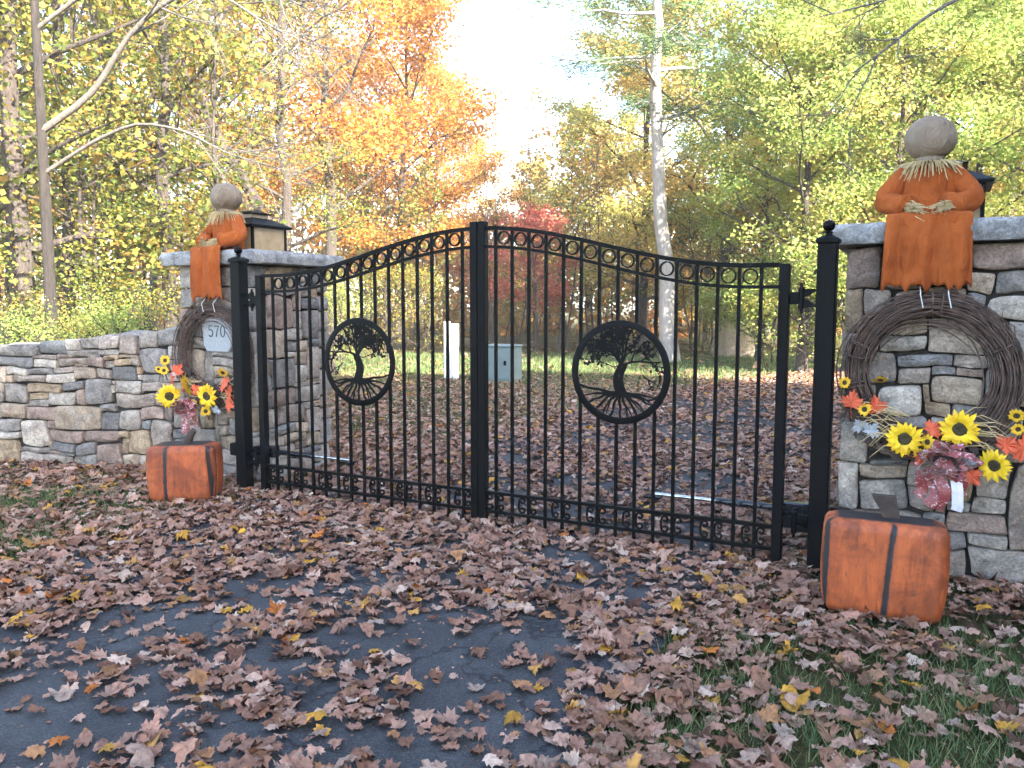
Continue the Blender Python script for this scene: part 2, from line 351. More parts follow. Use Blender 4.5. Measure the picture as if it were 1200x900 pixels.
M['f_red'] = foliage_mat('red maple foliage', [(0.0, (0.30, 0.05, 0.04)), (0.6, (0.46, 0.13, 0.09)), (1.0, (0.52, 0.26, 0.14))])
M['f_pine'] = foliage_mat('pine needles', [(0.0, (0.03, 0.07, 0.025)), (0.6, (0.08, 0.14, 0.05)), (1.0, (0.16, 0.20, 0.07))], 0.25)
M['f_far'] = foliage_mat('distant foliage', [(0.0, (0.10, 0.12, 0.03)), (0.35, (0.24, 0.17, 0.04)), (0.65, (0.36, 0.22, 0.06)), (1.0, (0.34, 0.14, 0.04))])
M['f_dark'] = foliage_mat('evergreen foliage', [(0.0, (0.02, 0.045, 0.015)), (1.0, (0.06, 0.10, 0.03))], 0.15)
M['bark'] = simple('dark furrowed bark', (0.03, 0.022, 0.018), (0.11, 0.085, 0.07), 5, 0.95, 0.9, 0.05, stretch=(5, 5, 0.8))
M['bark_dark'] = simple('shaded dark bark', (0.014, 0.011, 0.009), (0.055, 0.042, 0.034), 5, 0.95, 0.9, 0.05, stretch=(5, 5, 0.8))  # darker copy of the bark, dappled shade put into its colour
M['bark_sunlit'] = simple('sunlit pine bark', (0.36, 0.31, 0.28), (0.62, 0.56, 0.52), 5, 0.95, 0.9, 0.05, stretch=(5, 5, 0.9))  # sunlit whiteness of the trunk put into the bark colour
M['bark_bare'] = simple('grey branch bark', (0.07, 0.058, 0.048), (0.19, 0.165, 0.14), 8, 0.9, 0.6, 0.02, stretch=(4, 4, 1))
M['grass'] = foliage_mat('lawn grass blades', [(0.0, (0.055, 0.105, 0.040)), (0.6, (0.11, 0.175, 0.07)), (1.0, (0.24, 0.24, 0.11))], 0.25)

# =====================================================================
# GROUND, DRIVEWAY
# =====================================================================
def sheet(name, poly, z, mat, skirt=None):
    mb = MB(); n = len(poly)
    mb.add([(x, y, z) for x, y in poly], [tuple(range(n))])
    return mb.build(name, mat)
lawn = tag(sheet('lawn', [(-220, -220), (220, -220), (220, 220), (-220, 220)], 0.0, M['ground']), 'leaf strewn lawn on both sides of the drive', kind='structure')
def drive_edges(y):
    w = 0.05*math.sin(y*1.7) + 0.03*math.sin(y*4.1+1)
    off = 0.0 if y < 2 else 0.012*(y-2)**2
    return -2.0+off+w, 1.82+off+0.05*math.sin(y*2.1+2)
ys = [-14+0.5*i for i in range(68)]
mbd = MB(); V = []; Fq = []
for y in ys:
    a, b_ = drive_edges(y); V += [(a, y, 0.006), (a+0.03, y, 0.012), (b_-0.03, y, 0.012), (b_, y, 0.006)]
for i in range(len(ys)-1):
    for k in range(3): Fq.append((4*i+k, 4*i+k+1, 4*i+5+k, 4*i+4+k))
mbd.add(V, Fq)
drive = tag(mbd.build('driveway', M['asphalt']), 'dark asphalt drive passing under the gate', kind='structure')

# =====================================================================
# DRY STONE WALLS: layout on a 1 cm grid, every stone its own object
# =====================================================================
PAL = [((0.31, 0.285, 0.275), 5), ((0.345, 0.30, 0.28), 5), ((0.36, 0.30, 0.25), 3), ((0.26, 0.25, 0.255), 4), ((0.195, 0.195, 0.21), 2),
       ((0.30, 0.235, 0.215), 4), ((0.41, 0.385, 0.37), 3), ((0.34, 0.27, 0.20), 3), ((0.24, 0.25, 0.27), 1), ((0.45, 0.42, 0.40), 2)]
PALX = [c for c, w in PAL for _ in range(w)]
def stone_mesh(w, h, depth, rng, warp=None):
    mn = min(w, h); j = lambda k: rng.uniform(-k, k)*mn
    hw, hh = w/2, h/2
    corners = [(-hw+abs(j(.10)), -hh+abs(j(.07))), (hw-abs(j(.10)), -hh+abs(j(.07))), (hw-abs(j(.10)), hh-abs(j(.07))), (-hw+abs(j(.10)), hh-abs(j(.07)))]
    if rng.random() < .45: q = rng.randrange(4); c_ = corners[q]; k_ = rng.uniform(.06, .26); corners[q] = (c_[0]*(1-k_*mn/w), c_[1]*(1-k_*mn/h))
    pts = []
    for i in range(4):
        a, b_ = corners[i], corners[(i+1) % 4]
        pts.append(a); t = rng.uniform(.35, .65)
        mx, mz = a[0]+(b_[0]-a[0])*t, a[1]+(b_[1]-a[1])*t
        e = (hw*1.0 if i == 1 else -hw*1.0 if i == 3 else None, -hh if i == 0 else hh if i == 2 else None)
        if e[0] is not None: mx += (e[0]-mx)*rng.uniform(.3, 1)
        if e[1] is not None: mz += (e[1]-mz)*rng.uniform(.3, 1)
        pts.append((mx, mz))
    out = []; n = len(pts)
    for i, p in enumerate(pts):
        cc = 0.13 if i % 2 == 0 else 0.34
        q0, q1 = pts[i-1], pts[(i+1) % n]
        out.append((p[0]+(q0[0]-p[0])*cc, p[1]+(q0[1]-p[1])*cc)); out.append((p[0]+(q1[0]-p[0])*cc, p[1]+(q1[1]-p[1])*cc))
    bev = min(0.011, mn*0.11)*rng.uniform(.6, 1.2); tx, tz = rng.uniform(-.10, .10), rng.uniform(-.10, .10)
    bul = rng.uniform(-0.004, 0.016); face = rng.uniform(-.012, .016)
    m = len(out); V = []
    def ring(kx, kz, n0, ns, tilt=1.0):
        for x, z in out:
            V.append((x*kx, n0 + tilt*(tx*x + tz*z) + rng.uniform(-ns, ns), z*kz))
    ix, iz = max(.3, 1-bev/hw), max(.3, 1-bev/hh)
    ring(.97, .97, -depth, 0, 0)
    ring(1, 1, face-bev*1.1, .002)
    ring(1-(1-ix)*.35, 1-(1-iz)*.35, face-bev*.35, .002)
    ring(ix, iz, face, .003)
    ring(ix*.55, iz*.55, face+bul, .006)
    V.append((0, face+bul*1.2, 0)); Fc = []
    for k in range(4):
        for i in range(m):
            j2 = (i+1) % m; Fc.append((k*m+i, k*m+j2, (k+1)*m+j2, (k+1)*m+i))
    for i in range(m): Fc.append((4*m+i, 4*m+(i+1) % m, 5*m))
    # local y points OUT of the wall here; flipped to -y by the caller's axes
    if warp: V = [(x+warp(x, z)[0], y, z+warp(x, z)[1]) for x, y, z in V]
    me = bpy.data.meshes.new('stone'); me.from_pydata([(x, -y, z) for x, y, z in V], [], Fc)
    me.polygons.foreach_set('use_smooth', [True]*len(me.polygons)); me.set_sharp_from_angle(angle=R(48))
    me.materials.append(M['stone']); me.update(); return me
def stone_face(parent, P, ang, W, H, boxes, rng, depth, zmap=None, size=(0.09, 0.34, 0.05, 0.17), big=0.12, gap=0.003):
    """P = lower left corner of the face, ang = direction of the face's run; outward is to the right of the run... (-y when ang=0)"""
    g = 0.01; nw, nh = int(round(W/g)), int(round(H/g)); occ = np.zeros((nw, nh), dtype=bool); rects = []
    def free(a0, b0, a1, b1): return a0 >= 0 and b0 >= 0 and a1 <= nw and b1 <= nh and not occ[a0:a1, b0:b1].any()
    for (s0, z0, s1, z1) in boxes:
        a0, a1 = max(0, int(round(s0/g))), min(nw, int(round(s1/g))); b0, b1 = max(0, int(round(z0/g))), min(nh, int(round(z1/g)))
        while a1-a0 > 2 and b1-b0 > 2 and occ[a0:a1, b0:b1].any():     # shrink away from overlaps on the side that clashes most
            sub = occ[a0:a1, b0:b1]
            k = [sub[0].mean(), sub[-1].mean(), sub[:, 0].mean(), sub[:, -1].mean()]; i = int(np.argmax(k))
            if i == 0: a0 += 1
            elif i == 1: a1 -= 1
            elif i == 2: b0 += 1
            else: b1 -= 1
        if a1-a0 < 3 or b1-b0 < 3: continue
        occ[a0:a1, b0:b1] = True; rects.append([a0, b0, a1, b1])
    def grow(lim):
        for r in rects:
            for k in range(lim):
                for side in (0, 1, 2, 3):
                    a0, b0, a1, b1 = r
                    if side == 0 and free(a0-1, b0, a0, b1): occ[a0-1:a0, b0:b1] = True; r[0] -= 1
                    if side == 1 and free(a1, b0, a1+1, b1): occ[a1:a1+1, b0:b1] = True; r[2] += 1
                    if side == 2 and free(a0, b0-1, a1, b0): occ[a0:a1, b0-1:b0] = True; r[1] -= 1
                    if side == 3 and free(a0, b1, a1, b1+1): occ[a0:a1, b1:b1+1] = True; r[3] += 1
    grow(3)
    for b0 in range(nh):
        for a0 in range(nw):
            if occ[a0, b0]: continue
            if rng.random() < big: w_, h_ = rng.uniform(.2, .36), rng.uniform(.16, .30)
            else: w_, h_ = rng.uniform(size[0], size[1]), rng.uniform(size[2], size[3])
            a1 = a0
            while a1 < nw and not occ[a1, b0] and a1-a0 < w_/g: a1 += 1
            b1 = b0+1
            while b1 < nh and b1-b0 < h_/g and not occ[a0:a1, b1].any(): b1 += 1
            if a1-a0 < 4 or b1-b0 < 3: continue
            occ[a0:a1, b0:b1] = True; rects.append([a0, b0, a1, b1])
    grow(5)
    ca, sa = math.cos(ang), math.sin(ang)
    for (a0, b0, a1, b1) in rects:
        s = (a0+a1)/2*g; z = (b0+b1)/2*g; w_, h_ = (a1-a0)*g-gap, (b1-b0)*g-gap
        if zmap: kz = zmap(s); z *= kz; h_ = (b1-b0)*g*kz-gap
        if w_ < .015 or h_ < .015: continue
        def warp(x, zz):
            q = Vector(((s+x)*5.2+ang*9+P[0], (z+zz)*5.2, 1.7)); e = min(1, max(0, min(s+x, W-s-x)/.10))
            return .022*e*mnoise.noise(q), (.028*mnoise.noise(q*.8+Vector((7, 3, 2)))+.010*mnoise.noise(q*2.6))*min(1, max(0, z+zz)/.08)*min(1, max(0, H*(zmap(s) if zmap else 1)-z-zz)/.08)
        me = stone_mesh(w_, h_, depth, rng, warp)
        o = link('stone', me, None, parent, (P[0]+ca*s, P[1]+sa*s, P[2]+z))
        o.rotation_euler = (0, 0, ang)
        c = rng.choice(PALX); k = rng.uniform(.8, 1.18); o.color = (c[0]*k*1.03, c[1]*k, c[2]*k*.93, 1)

rng = random.Random(11)
# --- stones read off the photograph, turned into wall coordinates (run, height)
cP, sP = math.cos(PITCH), math.sin(PITCH)
def view_ray(px, py):
    dx, dy = (px-600)/FPX, -(py-450)/FPX
    f, up = cP+dy*sP, -sP+dy*cP
    d = RGT*dx + FWD*f
    return np.array([d[0], d[1], up])
def on_plane(px, py, P, ang):
    r = view_ray(px, py); n = np.array([math.sin(ang), -math.cos(ang)])
    t = ((P[0]-CAMX)*n[0] + (P[1]-CAMY)*n[1])/(r[0]*n[0]+r[1]*n[1])
    q = np.array([CAMX, CAMY, CAMH]) + r*t
    return (q[0]-P[0])*math.cos(ang)+(q[1]-P[1])*math.sin(ang), q[2]
def ground_at(px, py):
    r = view_ray(px, py); t = -CAMH/r[2]; return CAMX+r[0]*t, CAMY+r[1]*t
def boxes_from(zl, k, ox, oy, P, ang, zmap=None):
    res = []
    for (x0, y0, x1, y1) in zl:
        c = [on_plane(ox+x/k, oy+y/k, P, ang) for x, y in ((x0, y0), (x1, y0), (x1, y1), (x0, y1))]
        s0, s1 = (c[0][0]+c[3][0])/2, (c[1][0]+c[2][0])/2; z1, z0 = (c[0][1]+c[1][1])/2, (c[2][1]+c[3][1])/2
        if zmap: kz = zmap((s0+s1)/2); z0 /= kz; z1 /= kz
        res.append((s0, z0, s1, z1))
    return res

# ---- left boundary wall
WALL_A = (-6.85, -0.73); WALL_B = (-3.205, 0.42)
wlen = math.hypot(WALL_B[0]-WALL_A[0], WALL_B[1]-WALL_A[1]); wang = math.atan2(WALL_B[1]-WALL_A[1], WALL_B[0]-WALL_A[0])
def wall_k(s):   # wall height over 1.2 m, rising towards the pillar
    t = s/wlen
    return (1.085 + 0.27*t**1.6)/1.2
wz1 = [(-20,175,208,228),(215,142,365,212),(370,128,438,178),(442,118,538,182),(542,95,660,182),(375,180,530,226),(545,185,640,215),(-10,235,180,272),(133,208,175,232),(182,212,300,240),(175,238,305,288),(310,222,478,282),(484,228,574,292),(575,252,640,290),(30,285,152,328),(160,280,292,326),(298,284,408,316),(388,280,522,362),(526,292,606,342),(-10,308,68,358),(90,318,246,366),(255,320,382,370),(22,360,152,486),(155,373,330,425),(335,368,470,418),(474,346,620,494),(165,425,248,470),(262,418,410,500),(412,418,466,488),(140,470,262,510),(-10,400,18,470),(26,490,136,570),(142,500,310,578),(312,488,556,632),(555,500,640,532),(558,534,660,638),(-10,572,112,640),(108,585,264,730),(256,572,316,616),(270,618,454,706),(458,636,640,698),(-10,645,104,675),(-10,680,104,826),(304,710,415,750),(418,702,528,760),(534,706,680,812),(112,735,285,760),(110,758,246,818),(245,745,395,830),(355,752,420,785),(400,768,528,810)]
wz2 = [(116,122,232,248),(236,128,332,186),(338,122,470,204),(365,88,470,120),(24,250,150,278),(150,248,224,266),(50,270,196,318),(198,264,224,306),(228,178,392,346),(398,205,450,272),(84,310,206,390),(134,356,250,460),(244,346,345,398),(345,345,395,390),(398,278,450,320),(256,394,440,444),(104,450,316,534),(322,448,420,522),(420,450,480,520),(30,520,124,550),(34,538,240,648),(258,522,355,596),(240,575,292,640),(276,562,420,734),(416,560,500,640),(424,640,530,692),(180,645,296,778),(118,712,182,764),(125,768,240,826),(390,698,480,735),(296,740,400,800),(240,780,300,830)]
wall = empty('stone_wall', (0, 0, 0)); tag(wall, 'long grey dry stone wall running from the left pillar to the edge', 'wall')
P = (WALL_A[0], WALL_A[1], 0.0)
stone_face(wall, P, wang, wlen, 1.2, boxes_from(wz1, 4.738, 0, 370, P, wang, wall_k)+boxes_from(wz2, 4.5, 110, 360, P, wang, wall_k), rng, 0.2, wall_k)
mb = MB(); d_ = np.array([math.cos(wang), math.sin(wang)]); n_ = np.array([-math.sin(wang), math.cos(wang)])
rings = []
for i in range(13):
    s = wlen*i/12; h = wall_k(s)*1.2-0.03; p0 = np.array(WALL_A)+d_*s
    a, b_ = p0+n_*0.05, p0+n_*0.46
    rings.append([(a[0], a[1], 0), (b_[0], b_[1], 0), (b_[0], b_[1], h), (a[0], a[1], h)])
mb.loft(rings); mb.build('core', M['mortar'], wall)
# back face and coping, coarser
Pb = np.array(WALL_B)+n_*0.50
stone_face(wall, (Pb[0], Pb[1], 0), wang+math.pi, wlen, 1.2, [], rng, 0.08, lambda s: wall_k(wlen-s), size=(.25, .5, .14, .28))
s = 0.0
while s < wlen-0.1:
    w_ = min(rng.uniform(.22, .5), wlen-s); z = wall_k(s+w_/2)*1.2; p = np.array(WALL_A)+d_*(s+w_/2)+n_*0.27
    me = stone_mesh(w_-.01, 0.36, .06, rng); o = link('stone', me, None, wall, (p[0], p[1], z-0.012))
    o.rotation_euler = (-math.pi/2, 0, 0); o.rotation_mode = 'XYZ'
    o.rotation_euler = (Matrix.Rotation(wang, 3, 'Z') @ Matrix.Rotation(-math.atan2(0.12, 1)*0.5, 3, 'Y') @ Matrix.Rotation(-math.pi/2, 3, 'X')).to_euler()
    c = rng.choice(PALX); o.color = (*c, 1); s += w_

# ---- pillars
PW, PD, PZ, PY = 0.90, 0.96, 1.885, 0.22
rz4 = [(88,180,240,368),(240,190,440,368),(440,190,630,280),(630,165,870,272),(615,280,735,392),(718,268,880,388),(88,370,148,560),(152,372,285,480),(290,370,420,450),(420,380,600,450),(600,395,700,430),(700,390,880,500),(60,562,140,772),(150,480,250,560),(250,505,440,552),(255,560,438,632),(440,470,800,655),(300,638,532,706),(545,658,826,710),(200,600,300,770),(275,712,458,782),(454,704,536,750),(416,712,672,884),(680,712,826,890),(800,500,880,640),(830,640,880,890),(60,775,120,940),(235,790,412,905),(415,835,540,920)]
rz5 = [(50,130,190,305),(190,120,420,300),(420,60,540,110),(540,90,680,300),(680,60,830,200),(690,210,860,310),(30,305,140,505),(142,310,360,378),(146,378,350,515),(360,300,480,420),(350,420,480,520),(480,390,640,460),(640,340,788,468),(620,450,764,526),(535,526,756,624),(620,620,750,684),(790,318,890,700),(440,500,535,590),(500,595,615,690),(580,675,880,830),(490,690,575,800),(620,820,880,880),(30,510,300,600),(30,600,280,760),(280,600,490,700)]
lz3 = [(62,95,130,165),(130,90,200,168),(200,92,252,168),(300,85,375,170),(62,172,110,252),(110,172,190,230),(190,168,255,235),(255,170,330,240),(62,255,80,330),(180,400,260,415),(190,418,255,445),(190,450,240,480),(115,400,150,500),(150,400,185,510),(300,240,345,320),(310,325,345,590),(240,640,275,690),(205,690,270,740),(208,740,270,795),(208,795,272,850),(310,590,350,670),(42,665,130,705)]
lz3s = [(385,90,455,170),(380,205,465,315),(385,320,425,415),(392,418,460,520),(395,525,470,590),(370,590,402,665),(435,305,495,358),(440,355,480,385),(468,402,512,445),(470,445,512,490),(480,355,512,385),(495,262,560,350),(520,350,560,378),(515,378,560,480),(480,525,560,560),(405,592,495,650),(510,600,585,680),(470,635,508,680),(440,680,520,705),(515,680,560,715),(560,255,592,380),(565,380,592,490),(565,490,598,600),(565,680,600,745),(400,650,470,680)]
def pillar(cx, name, label, boxesF, boxesS, seed, PW=0.90):
    rg = random.Random(seed)
    t = empty(name, (0, 0, 0)); tag(t, label, 'pillar', 'stone gate pillars')
    x0, x1, y0, y1 = cx-PW/2, cx+PW/2, PY, PY+PD
    mb = MB(); mb.box((cx, (y0+y1)/2, PZ/2-.004), (PW-.10, PD-.10, PZ-.01)); mb.build('core', M['mortar'], t)
    F = 0.15
    stone_face(t, (x0, y0, 0), 0, PW, PZ, boxesF((x0, y0, 0), 0), rg, F)
    stone_face(t, (x1, y0+F-.006, 0), math.pi/2, PD-2*F+.012, PZ, boxesS((x1, y0+F-.006, 0), math.pi/2), rg, 0.09)
    stone_face(t, (x1, y1, 0), math.pi, PW, PZ, [], rg, F, size=(.15, .4, .1, .25))
    stone_face(t, (x0, y1-F+.006, 0), -math.pi/2, PD-2*F+.012, PZ, [], rg, 0.09)
    return t
none = lambda P, a: []
pil_r = pillar(2.84, 'stone_pillar', 'stone gate pillar at the right edge, behind the nearer orange block pumpkin',
               lambda P, a: boxes_from(rz4, 3.748, 970, 240, P, a)+boxes_from(rz5, 3.748, 970, 460, P, a), none, 5, 1.04)
pil_l = pillar(-2.77, 'stone_pillar', 'stone gate pillar bearing the number plaque at the end of the long wall',
               lambda P, a: boxes_from(lz3, 3.0, 190, 280, P, a), lambda P, a: boxes_from(lz3s, 3.0, 190, 280, P, a), 8)
def slab(parent, cx, seed, splits, PW=0.90):
    rg = random.Random(seed); W, D, z0, T = PW+.20, PD+.20, PZ+.003, 0.115
    x = cx-W/2; xs = [x]+[x+W*s for s in splits]+[cx+W/2]
    for i in range(len(xs)-1):
        a, b_ = xs[i]+.003, xs[i+1]-.003; mb = MB(); n = 14; rings = []
        out = []
        for (p, q, m) in (((a, PY-.10), (b_, PY-.10), n), ((b_, PY-.10), (b_, PY+PD+.1), n), ((b_, PY+PD+.1), (a, PY+PD+.1), n), ((a, PY+PD+.1), (a, PY-.10), n)):
            for k in range(m): out.append((p[0]+(q[0]-p[0])*k/m, p[1]+(q[1]-p[1])*k/m))
        mx, my = (a+b_)/2, PY+PD/2
        for (kz, ins, ns) in ((0, .014, .008), (.12, .002, .010), (.35, 0, .012), (.6, -.006, .012), (.86, 0, .010), (1, .014, .006)):
            rr = []
            for (p, q) in out:
                e = ins + rg.uniform(-ns, ns); dx, dy = mx-p, my-q; l = math.hypot(dx, dy)
                rr.append((p+dx/l*e, q+dy/l*e, z0+T*kz+(rg.uniform(-.004, .004) if 0 < kz else 0)))
            rings.append(rr)
        mb.loft(rings); o = mb.build('cap_stone', M['stone'], parent, angle=40)
        o.color = (0.33, 0.335, 0.35, 1)
slab(pil_r, 2.84, 3, [0.50], 1.04); slab(pil_l, -2.77, 4, [])

# ---- number plaque on the left pillar (575-like rounded stone, reads 570)
pq = empty('number_plaque', (-2.72, PY-0.024, 1.29)); tag(pq, 'pale grey stone house number plaque reading 570 inside the left wreath', 'sign')
outl = [(-.13, -.15), (.13, -.15), (.165, -.10), (.172, .0), (.155, .09), (.10, .145), (.0, .158), (-.10, .145), (-.155, .09), (-.172, .0), (-.165, -.10)]
mb = MB(); rings = [[(x*k, y, z*k) for x, z in outl] for k, y in ((.97, .05), (1, .03), (1, -.006), (.965, -.016))]
mb.loft([list(r) for r in rings]); mb.build('plate', M['plaque'], pq, angle=30)
def digit(ch):
    mb = MB(); t = .006
    def st(pts, r): mb.tube([(x, 0, z) for x, z in pts], [q*1.0 for q in r], 6, True, 0, 0.3, up=(1, 0, 0))
    A = lambda cx, cz, rx, rz, a0, a1, n=14: [(cx+rx*math.cos(R(a0+(a1-a0)*i/n)), cz+rz*math.sin(R(a0+(a1-a0)*i/n))) for i in range(n+1)]
    if ch == '5':
        st([(-.018, .048), (.024, .048)], [.006, .006]); st([(-.018, .048), (-.021, .008)], [.004, .004])
        p = A(-.001, -.016, .026, .030, 125, -150); st(p, [.004+.003*math.sin(math.pi*i/len(p)) for i in range(len(p))])
    if ch == '7':
        st([(-.026, .046), (.026, .046)], [.007, .006]); st([(.026, .046), (.004, .0), (-.006, -.048)], [.004, .006, .007])
    if ch == '0':
        p = A(0, 0, .024, .047, 0, 360, 24); st(p, [.0035+.0035*abs(math.cos(2*math.pi*i/24)) for i in range(25)])
    return mb
for i, ch in enumerate('570'):
    digit(ch).build('digit', M['digits'], pq, loc=(-.072+.072*i, -.0168, .028))

# =====================================================================
# GATE POSTS
# =====================================================================
def gate_post(sgn, label):
    t = empty('gate_post', (sgn*2.25, 0, 0)); tag(t, label, 'post', 'gate posts')
    mb = MB(); mb.bbox((0, 0, .935), (.102, .102, 1.91), .006); mb.build('shaft', M['black'], t)
    mb = MB(); mb.bbox((0, 0, 1.9), (.122, .122, .028), .005); mb.box((0, 0, 1.922), (.112, .112, .016), taper=.5); mb.build('cap', M['black'], t)
    mb = MB(); mb.lathe([(.02, 1.93), (.016, 1.942), (.022, 1.948), (.022, 1.952), (.012, 1.956)]+[(max(.002, .034*math.sin(math.pi*k/10)), 1.985-.032*math.cos(math.pi*k/10)) for k in range(1, 11)], n=20)
    mb.build('ball_finial', M['black'], t, angle=40)
    for z in (1.585, .285):   # pointed strap hinges
        mb = MB(); s = -sgn
        mb.tube([(s*.135, 0, z-.062), (s*.135, 0, z+.062)], .017, 10); mb.tube([(s*.135, 0, z-.088), (s*.135, 0, z+.086)], .009, 8)
        for q in (-1, 1):
            mb.strip_prism([(s*.051, z+q*.052), (s*.051, z+q*.042), (s*.10, z+q*.008), (s*.135, z+q*.004), (s*.135, z+q*.052)], -.007+.001*q, .007+.001*q)
        mb.bbox((s*.172, 0, z), (.05, .03, .07), .003)
        mb.build('hinge', M['black'], t, angle=40)
    return t
gate_post(-1, 'square black gate post with ball finial at the left pillar')
gate_post(1, 'square black gate post with ball finial at the right pillar')

# =====================================================================
# GATE LEAVES
# =====================================================================
def top_h(x): x = min(abs(x), 1.85); return 1.775+.29*(.5+.5*math.cos(math.pi*x/1.85))
def sweep_rect(mb, pts, w, h):
    """flat bar along points in the x,z plane: w across y, h in the plane"""
    rings = []
    for i, p in enumerate(pts):
        a, b_ = pts[max(0, i-1)], pts[min(len(pts)-1, i+1)]; t = Vector((b_[0]-a[0], 0, b_[1]-a[1])).normalized(); nrm = Vector((-t.z, 0, t.x))
        c = Vector((p[0], 0, p[1]))
        rings.append([c+nrm*h/2+Vector((0, -w/2, 0)), c+nrm*h/2+Vector((0, w/2, 0)), c-nrm*h/2+Vector((0, w/2, 0)), c-nrm*h/2+Vector((0, -w/2, 0))])
    mb.loft(rings)
def cscroll(sgn):
    pts = []
    for a in range(-200, 201, 25):
        f = abs(a)/200.0; r = 0.036*(1 - 0.62*max(0, f-.45)/.55)
        ang = R(a*1.0)
        cx, cz = 0.0, 0.0
        # C body opening outwards, ends curled inwards
        x = -r*math.cos(ang*0.78); z = 0.052*math.sin(ang*0.55)/math.sin(R(110)) if f < .8 else None
        pts.append((a, x, z))
    P_ = []
    for i in range(25):   # upper curl -> spine -> lower curl
        u = i/24*2-1
        if u < -.45: th = (u+.45)/.55; cz, k = -.030, -1
        elif u > .45: th = (u-.45)/.55; cz, k = .030, 1
        else:
            P_.append((-.026*math.cos(u/.45*math.pi/5)-.004, .030*u/.45*1.0)); continue
        a = abs(th)*R(330); rr = .025*(1-.55*abs(th))
        P_.append((-rr*math.cos(a)-.003, cz+k*rr*math.sin(a)))
    return [(sgn*(-x), z) for x, z in P_] if sgn < 0 else P_
def medallion(parent, mirror):
    rg = random.Random(21)
    t = empty('tree_medallion'); t.parent = parent
    Ro, Ri = .330, .287
    mb = MB(); n = 72; rings = []
    for (r, y) in ((Ri, -.004), (Ro-.004, -.005), (Ro, -.003), (Ro, .006), (Ri, .006)):
        rings.append([(r*math.cos(2*math.pi*k/n), y, r*math.sin(2*math.pi*k/n)) for k in range(n)])
    rings.append(rings[0]); mb.loft(rings, False, False); mb.build('rim', M['black'], t, angle=40)
    cnt = [0]
    def stroke(mb, pts, w0, w1):
        cnt[0] += 1; dy = .00003*(cnt[0] % 40)
        L = len(pts); left = []; right = []
        for i, p in enumerate(pts):
            a, b_ = pts[max(0, i-1)], pts[min(L-1, i+1)]; tx, tz = b_[0]-a[0], b_[1]-a[1]; l = math.hypot(tx, tz) or 1
            w = (w0+(w1-w0)*i/(L-1))/2; left.append((p[0]-tz/l*w, p[1]+tx/l*w)); right.append((p[0]+tz/l*w, p[1]-tx/l*w))
        for i in range(L-1):
            mb.strip_prism([left[i], right[i], right[i+1], left[i+1]], -.003-dy, .003+dy)
    def inside(p, k=.292): return math.hypot(*p) < k
    tm = MB()   # trunk: S-bend with a fork
    tr = [(.012, -.125), (-.004, -.085), (-.012, -.05), (-.006, -.01), (.012, .03), (.022, .055)]
    stroke(tm, [(x-.016, z) for x, z in tr], .046, .024); stroke(tm, [(x+.018, z) for x, z in tr[:]], .034, .022); stroke(tm, [(-.016, -.13), (.02, -.06), (.0, .0), (.03, .05)], .014, .010)
    stroke(tm, [(.02, -.13), (-.02, -.07), (-.014, -.03)], .014, .008)
    tm.build('trunk', M['black'], t)
    rm = MB()   # roots spreading to the rim
    for i in range(1, 12):
        a = R(200+140*i/12); e = (.292*math.cos(a), .292*math.sin(a)+.0)
        if i == 0: e = (-.275, -.09)
        if i == 12: e = (.262, -.13)
        s0 = (.004+.05*math.cos(a)*.9, -.128); pts = [s0]
        for k in range(1, 6):
            u = k/5; pts.append((s0[0]+(e[0]-s0[0])*u+rg.uniform(-.007, .007), s0[1]+(e[1]-s0[1])*u**1.15+rg.uniform(-.006, .006)))
        stroke(rm, pts, .020, .008)
        if i not in (0, 12):
            b0 = pts[2]; e2 = (e[0]+rg.uniform(-.05, .05), e[1]); 
            if inside(e2, .3): stroke(rm, [b0, ((b0[0]+e2[0])/2+rg.uniform(-.01, .01), (b0[1]+e2[1])/2), e2], .009, .006)
    stroke(rm, [(-.09, -.128), (-.04, -.138), (.0, -.132), (.05, -.138), (.08, -.136)], .016, .018)
    stroke(rm, [(-.275, -.085), (-.22, -.105), (-.14, -.112), (-.06, -.130)], .012, .020); stroke(rm, [(.05, -.132), (.12, -.145), (.19, -.17), (.25, -.15)], .020, .010)
    rm.build('roots', M['black'], t)
    bm_, lm = MB(), MB()
    def leaf(p, a, s):
        cnt[0] += 1; dy = .00003*(cnt[0] % 37)
        c, q = math.cos(a), math.sin(a); poly = [(0, 0), (.45*s, .30*s), (s, .0), (.45*s, -.30*s)]
        lm.strip_prism([(p[0]+x*c-z*q, p[1]+x*q+z*c) for x, z in poly], -.0028-dy, .0028+dy)
    def grow(p, a, l, w, d):
        pts = [p]; aa = a
        for k in range(4):
            aa += rg.uniform(-.35, .35); q = (pts[-1][0]+math.cos(aa)*l/4, pts[-1][1]+math.sin(aa)*l/4)
            if not inside(q): break
            if q[1] < .025+.10*abs(q[0])-(.16 if q[0] > .15 else 0): break
            pts.append(q)
            if d >= 1:
                for _ in range(2 if d == 1 else 4):
                    if rg.random() < .38: leaf(q, rg.uniform(0, 6.28), rg.uniform(.014, .024))
        if len(pts) > 1: stroke(bm_, pts, w, w*.55)
        if d < 2:
            for p2 in pts[1:]:
                for _ in range(1 if d else 2):
                    if rg.random() < (.8 if d < 2 else .45): grow(p2, aa+rg.choice((-1, 1))*rg.uniform(.4, 1.2), l*.55, w*.55, d+1)
    for a, l, w in ((150, .26, .016), (120, .22, .014), (95, .24, .016), (75, .24, .015), (50, .25, .016), (28, .26, .016), (172, .24, .010)):
        grow((.012, .045+.01*rg.random()), R(a), l, w, 0)
    grow((.012, .0), R(10), .25, .011, 0); grow((.10, .02), R(-25), .2, .008, 1); grow((.15, -.01), R(-50), .18, .007, 1); grow((-.15, .09), R(200), .14, .008, 1)
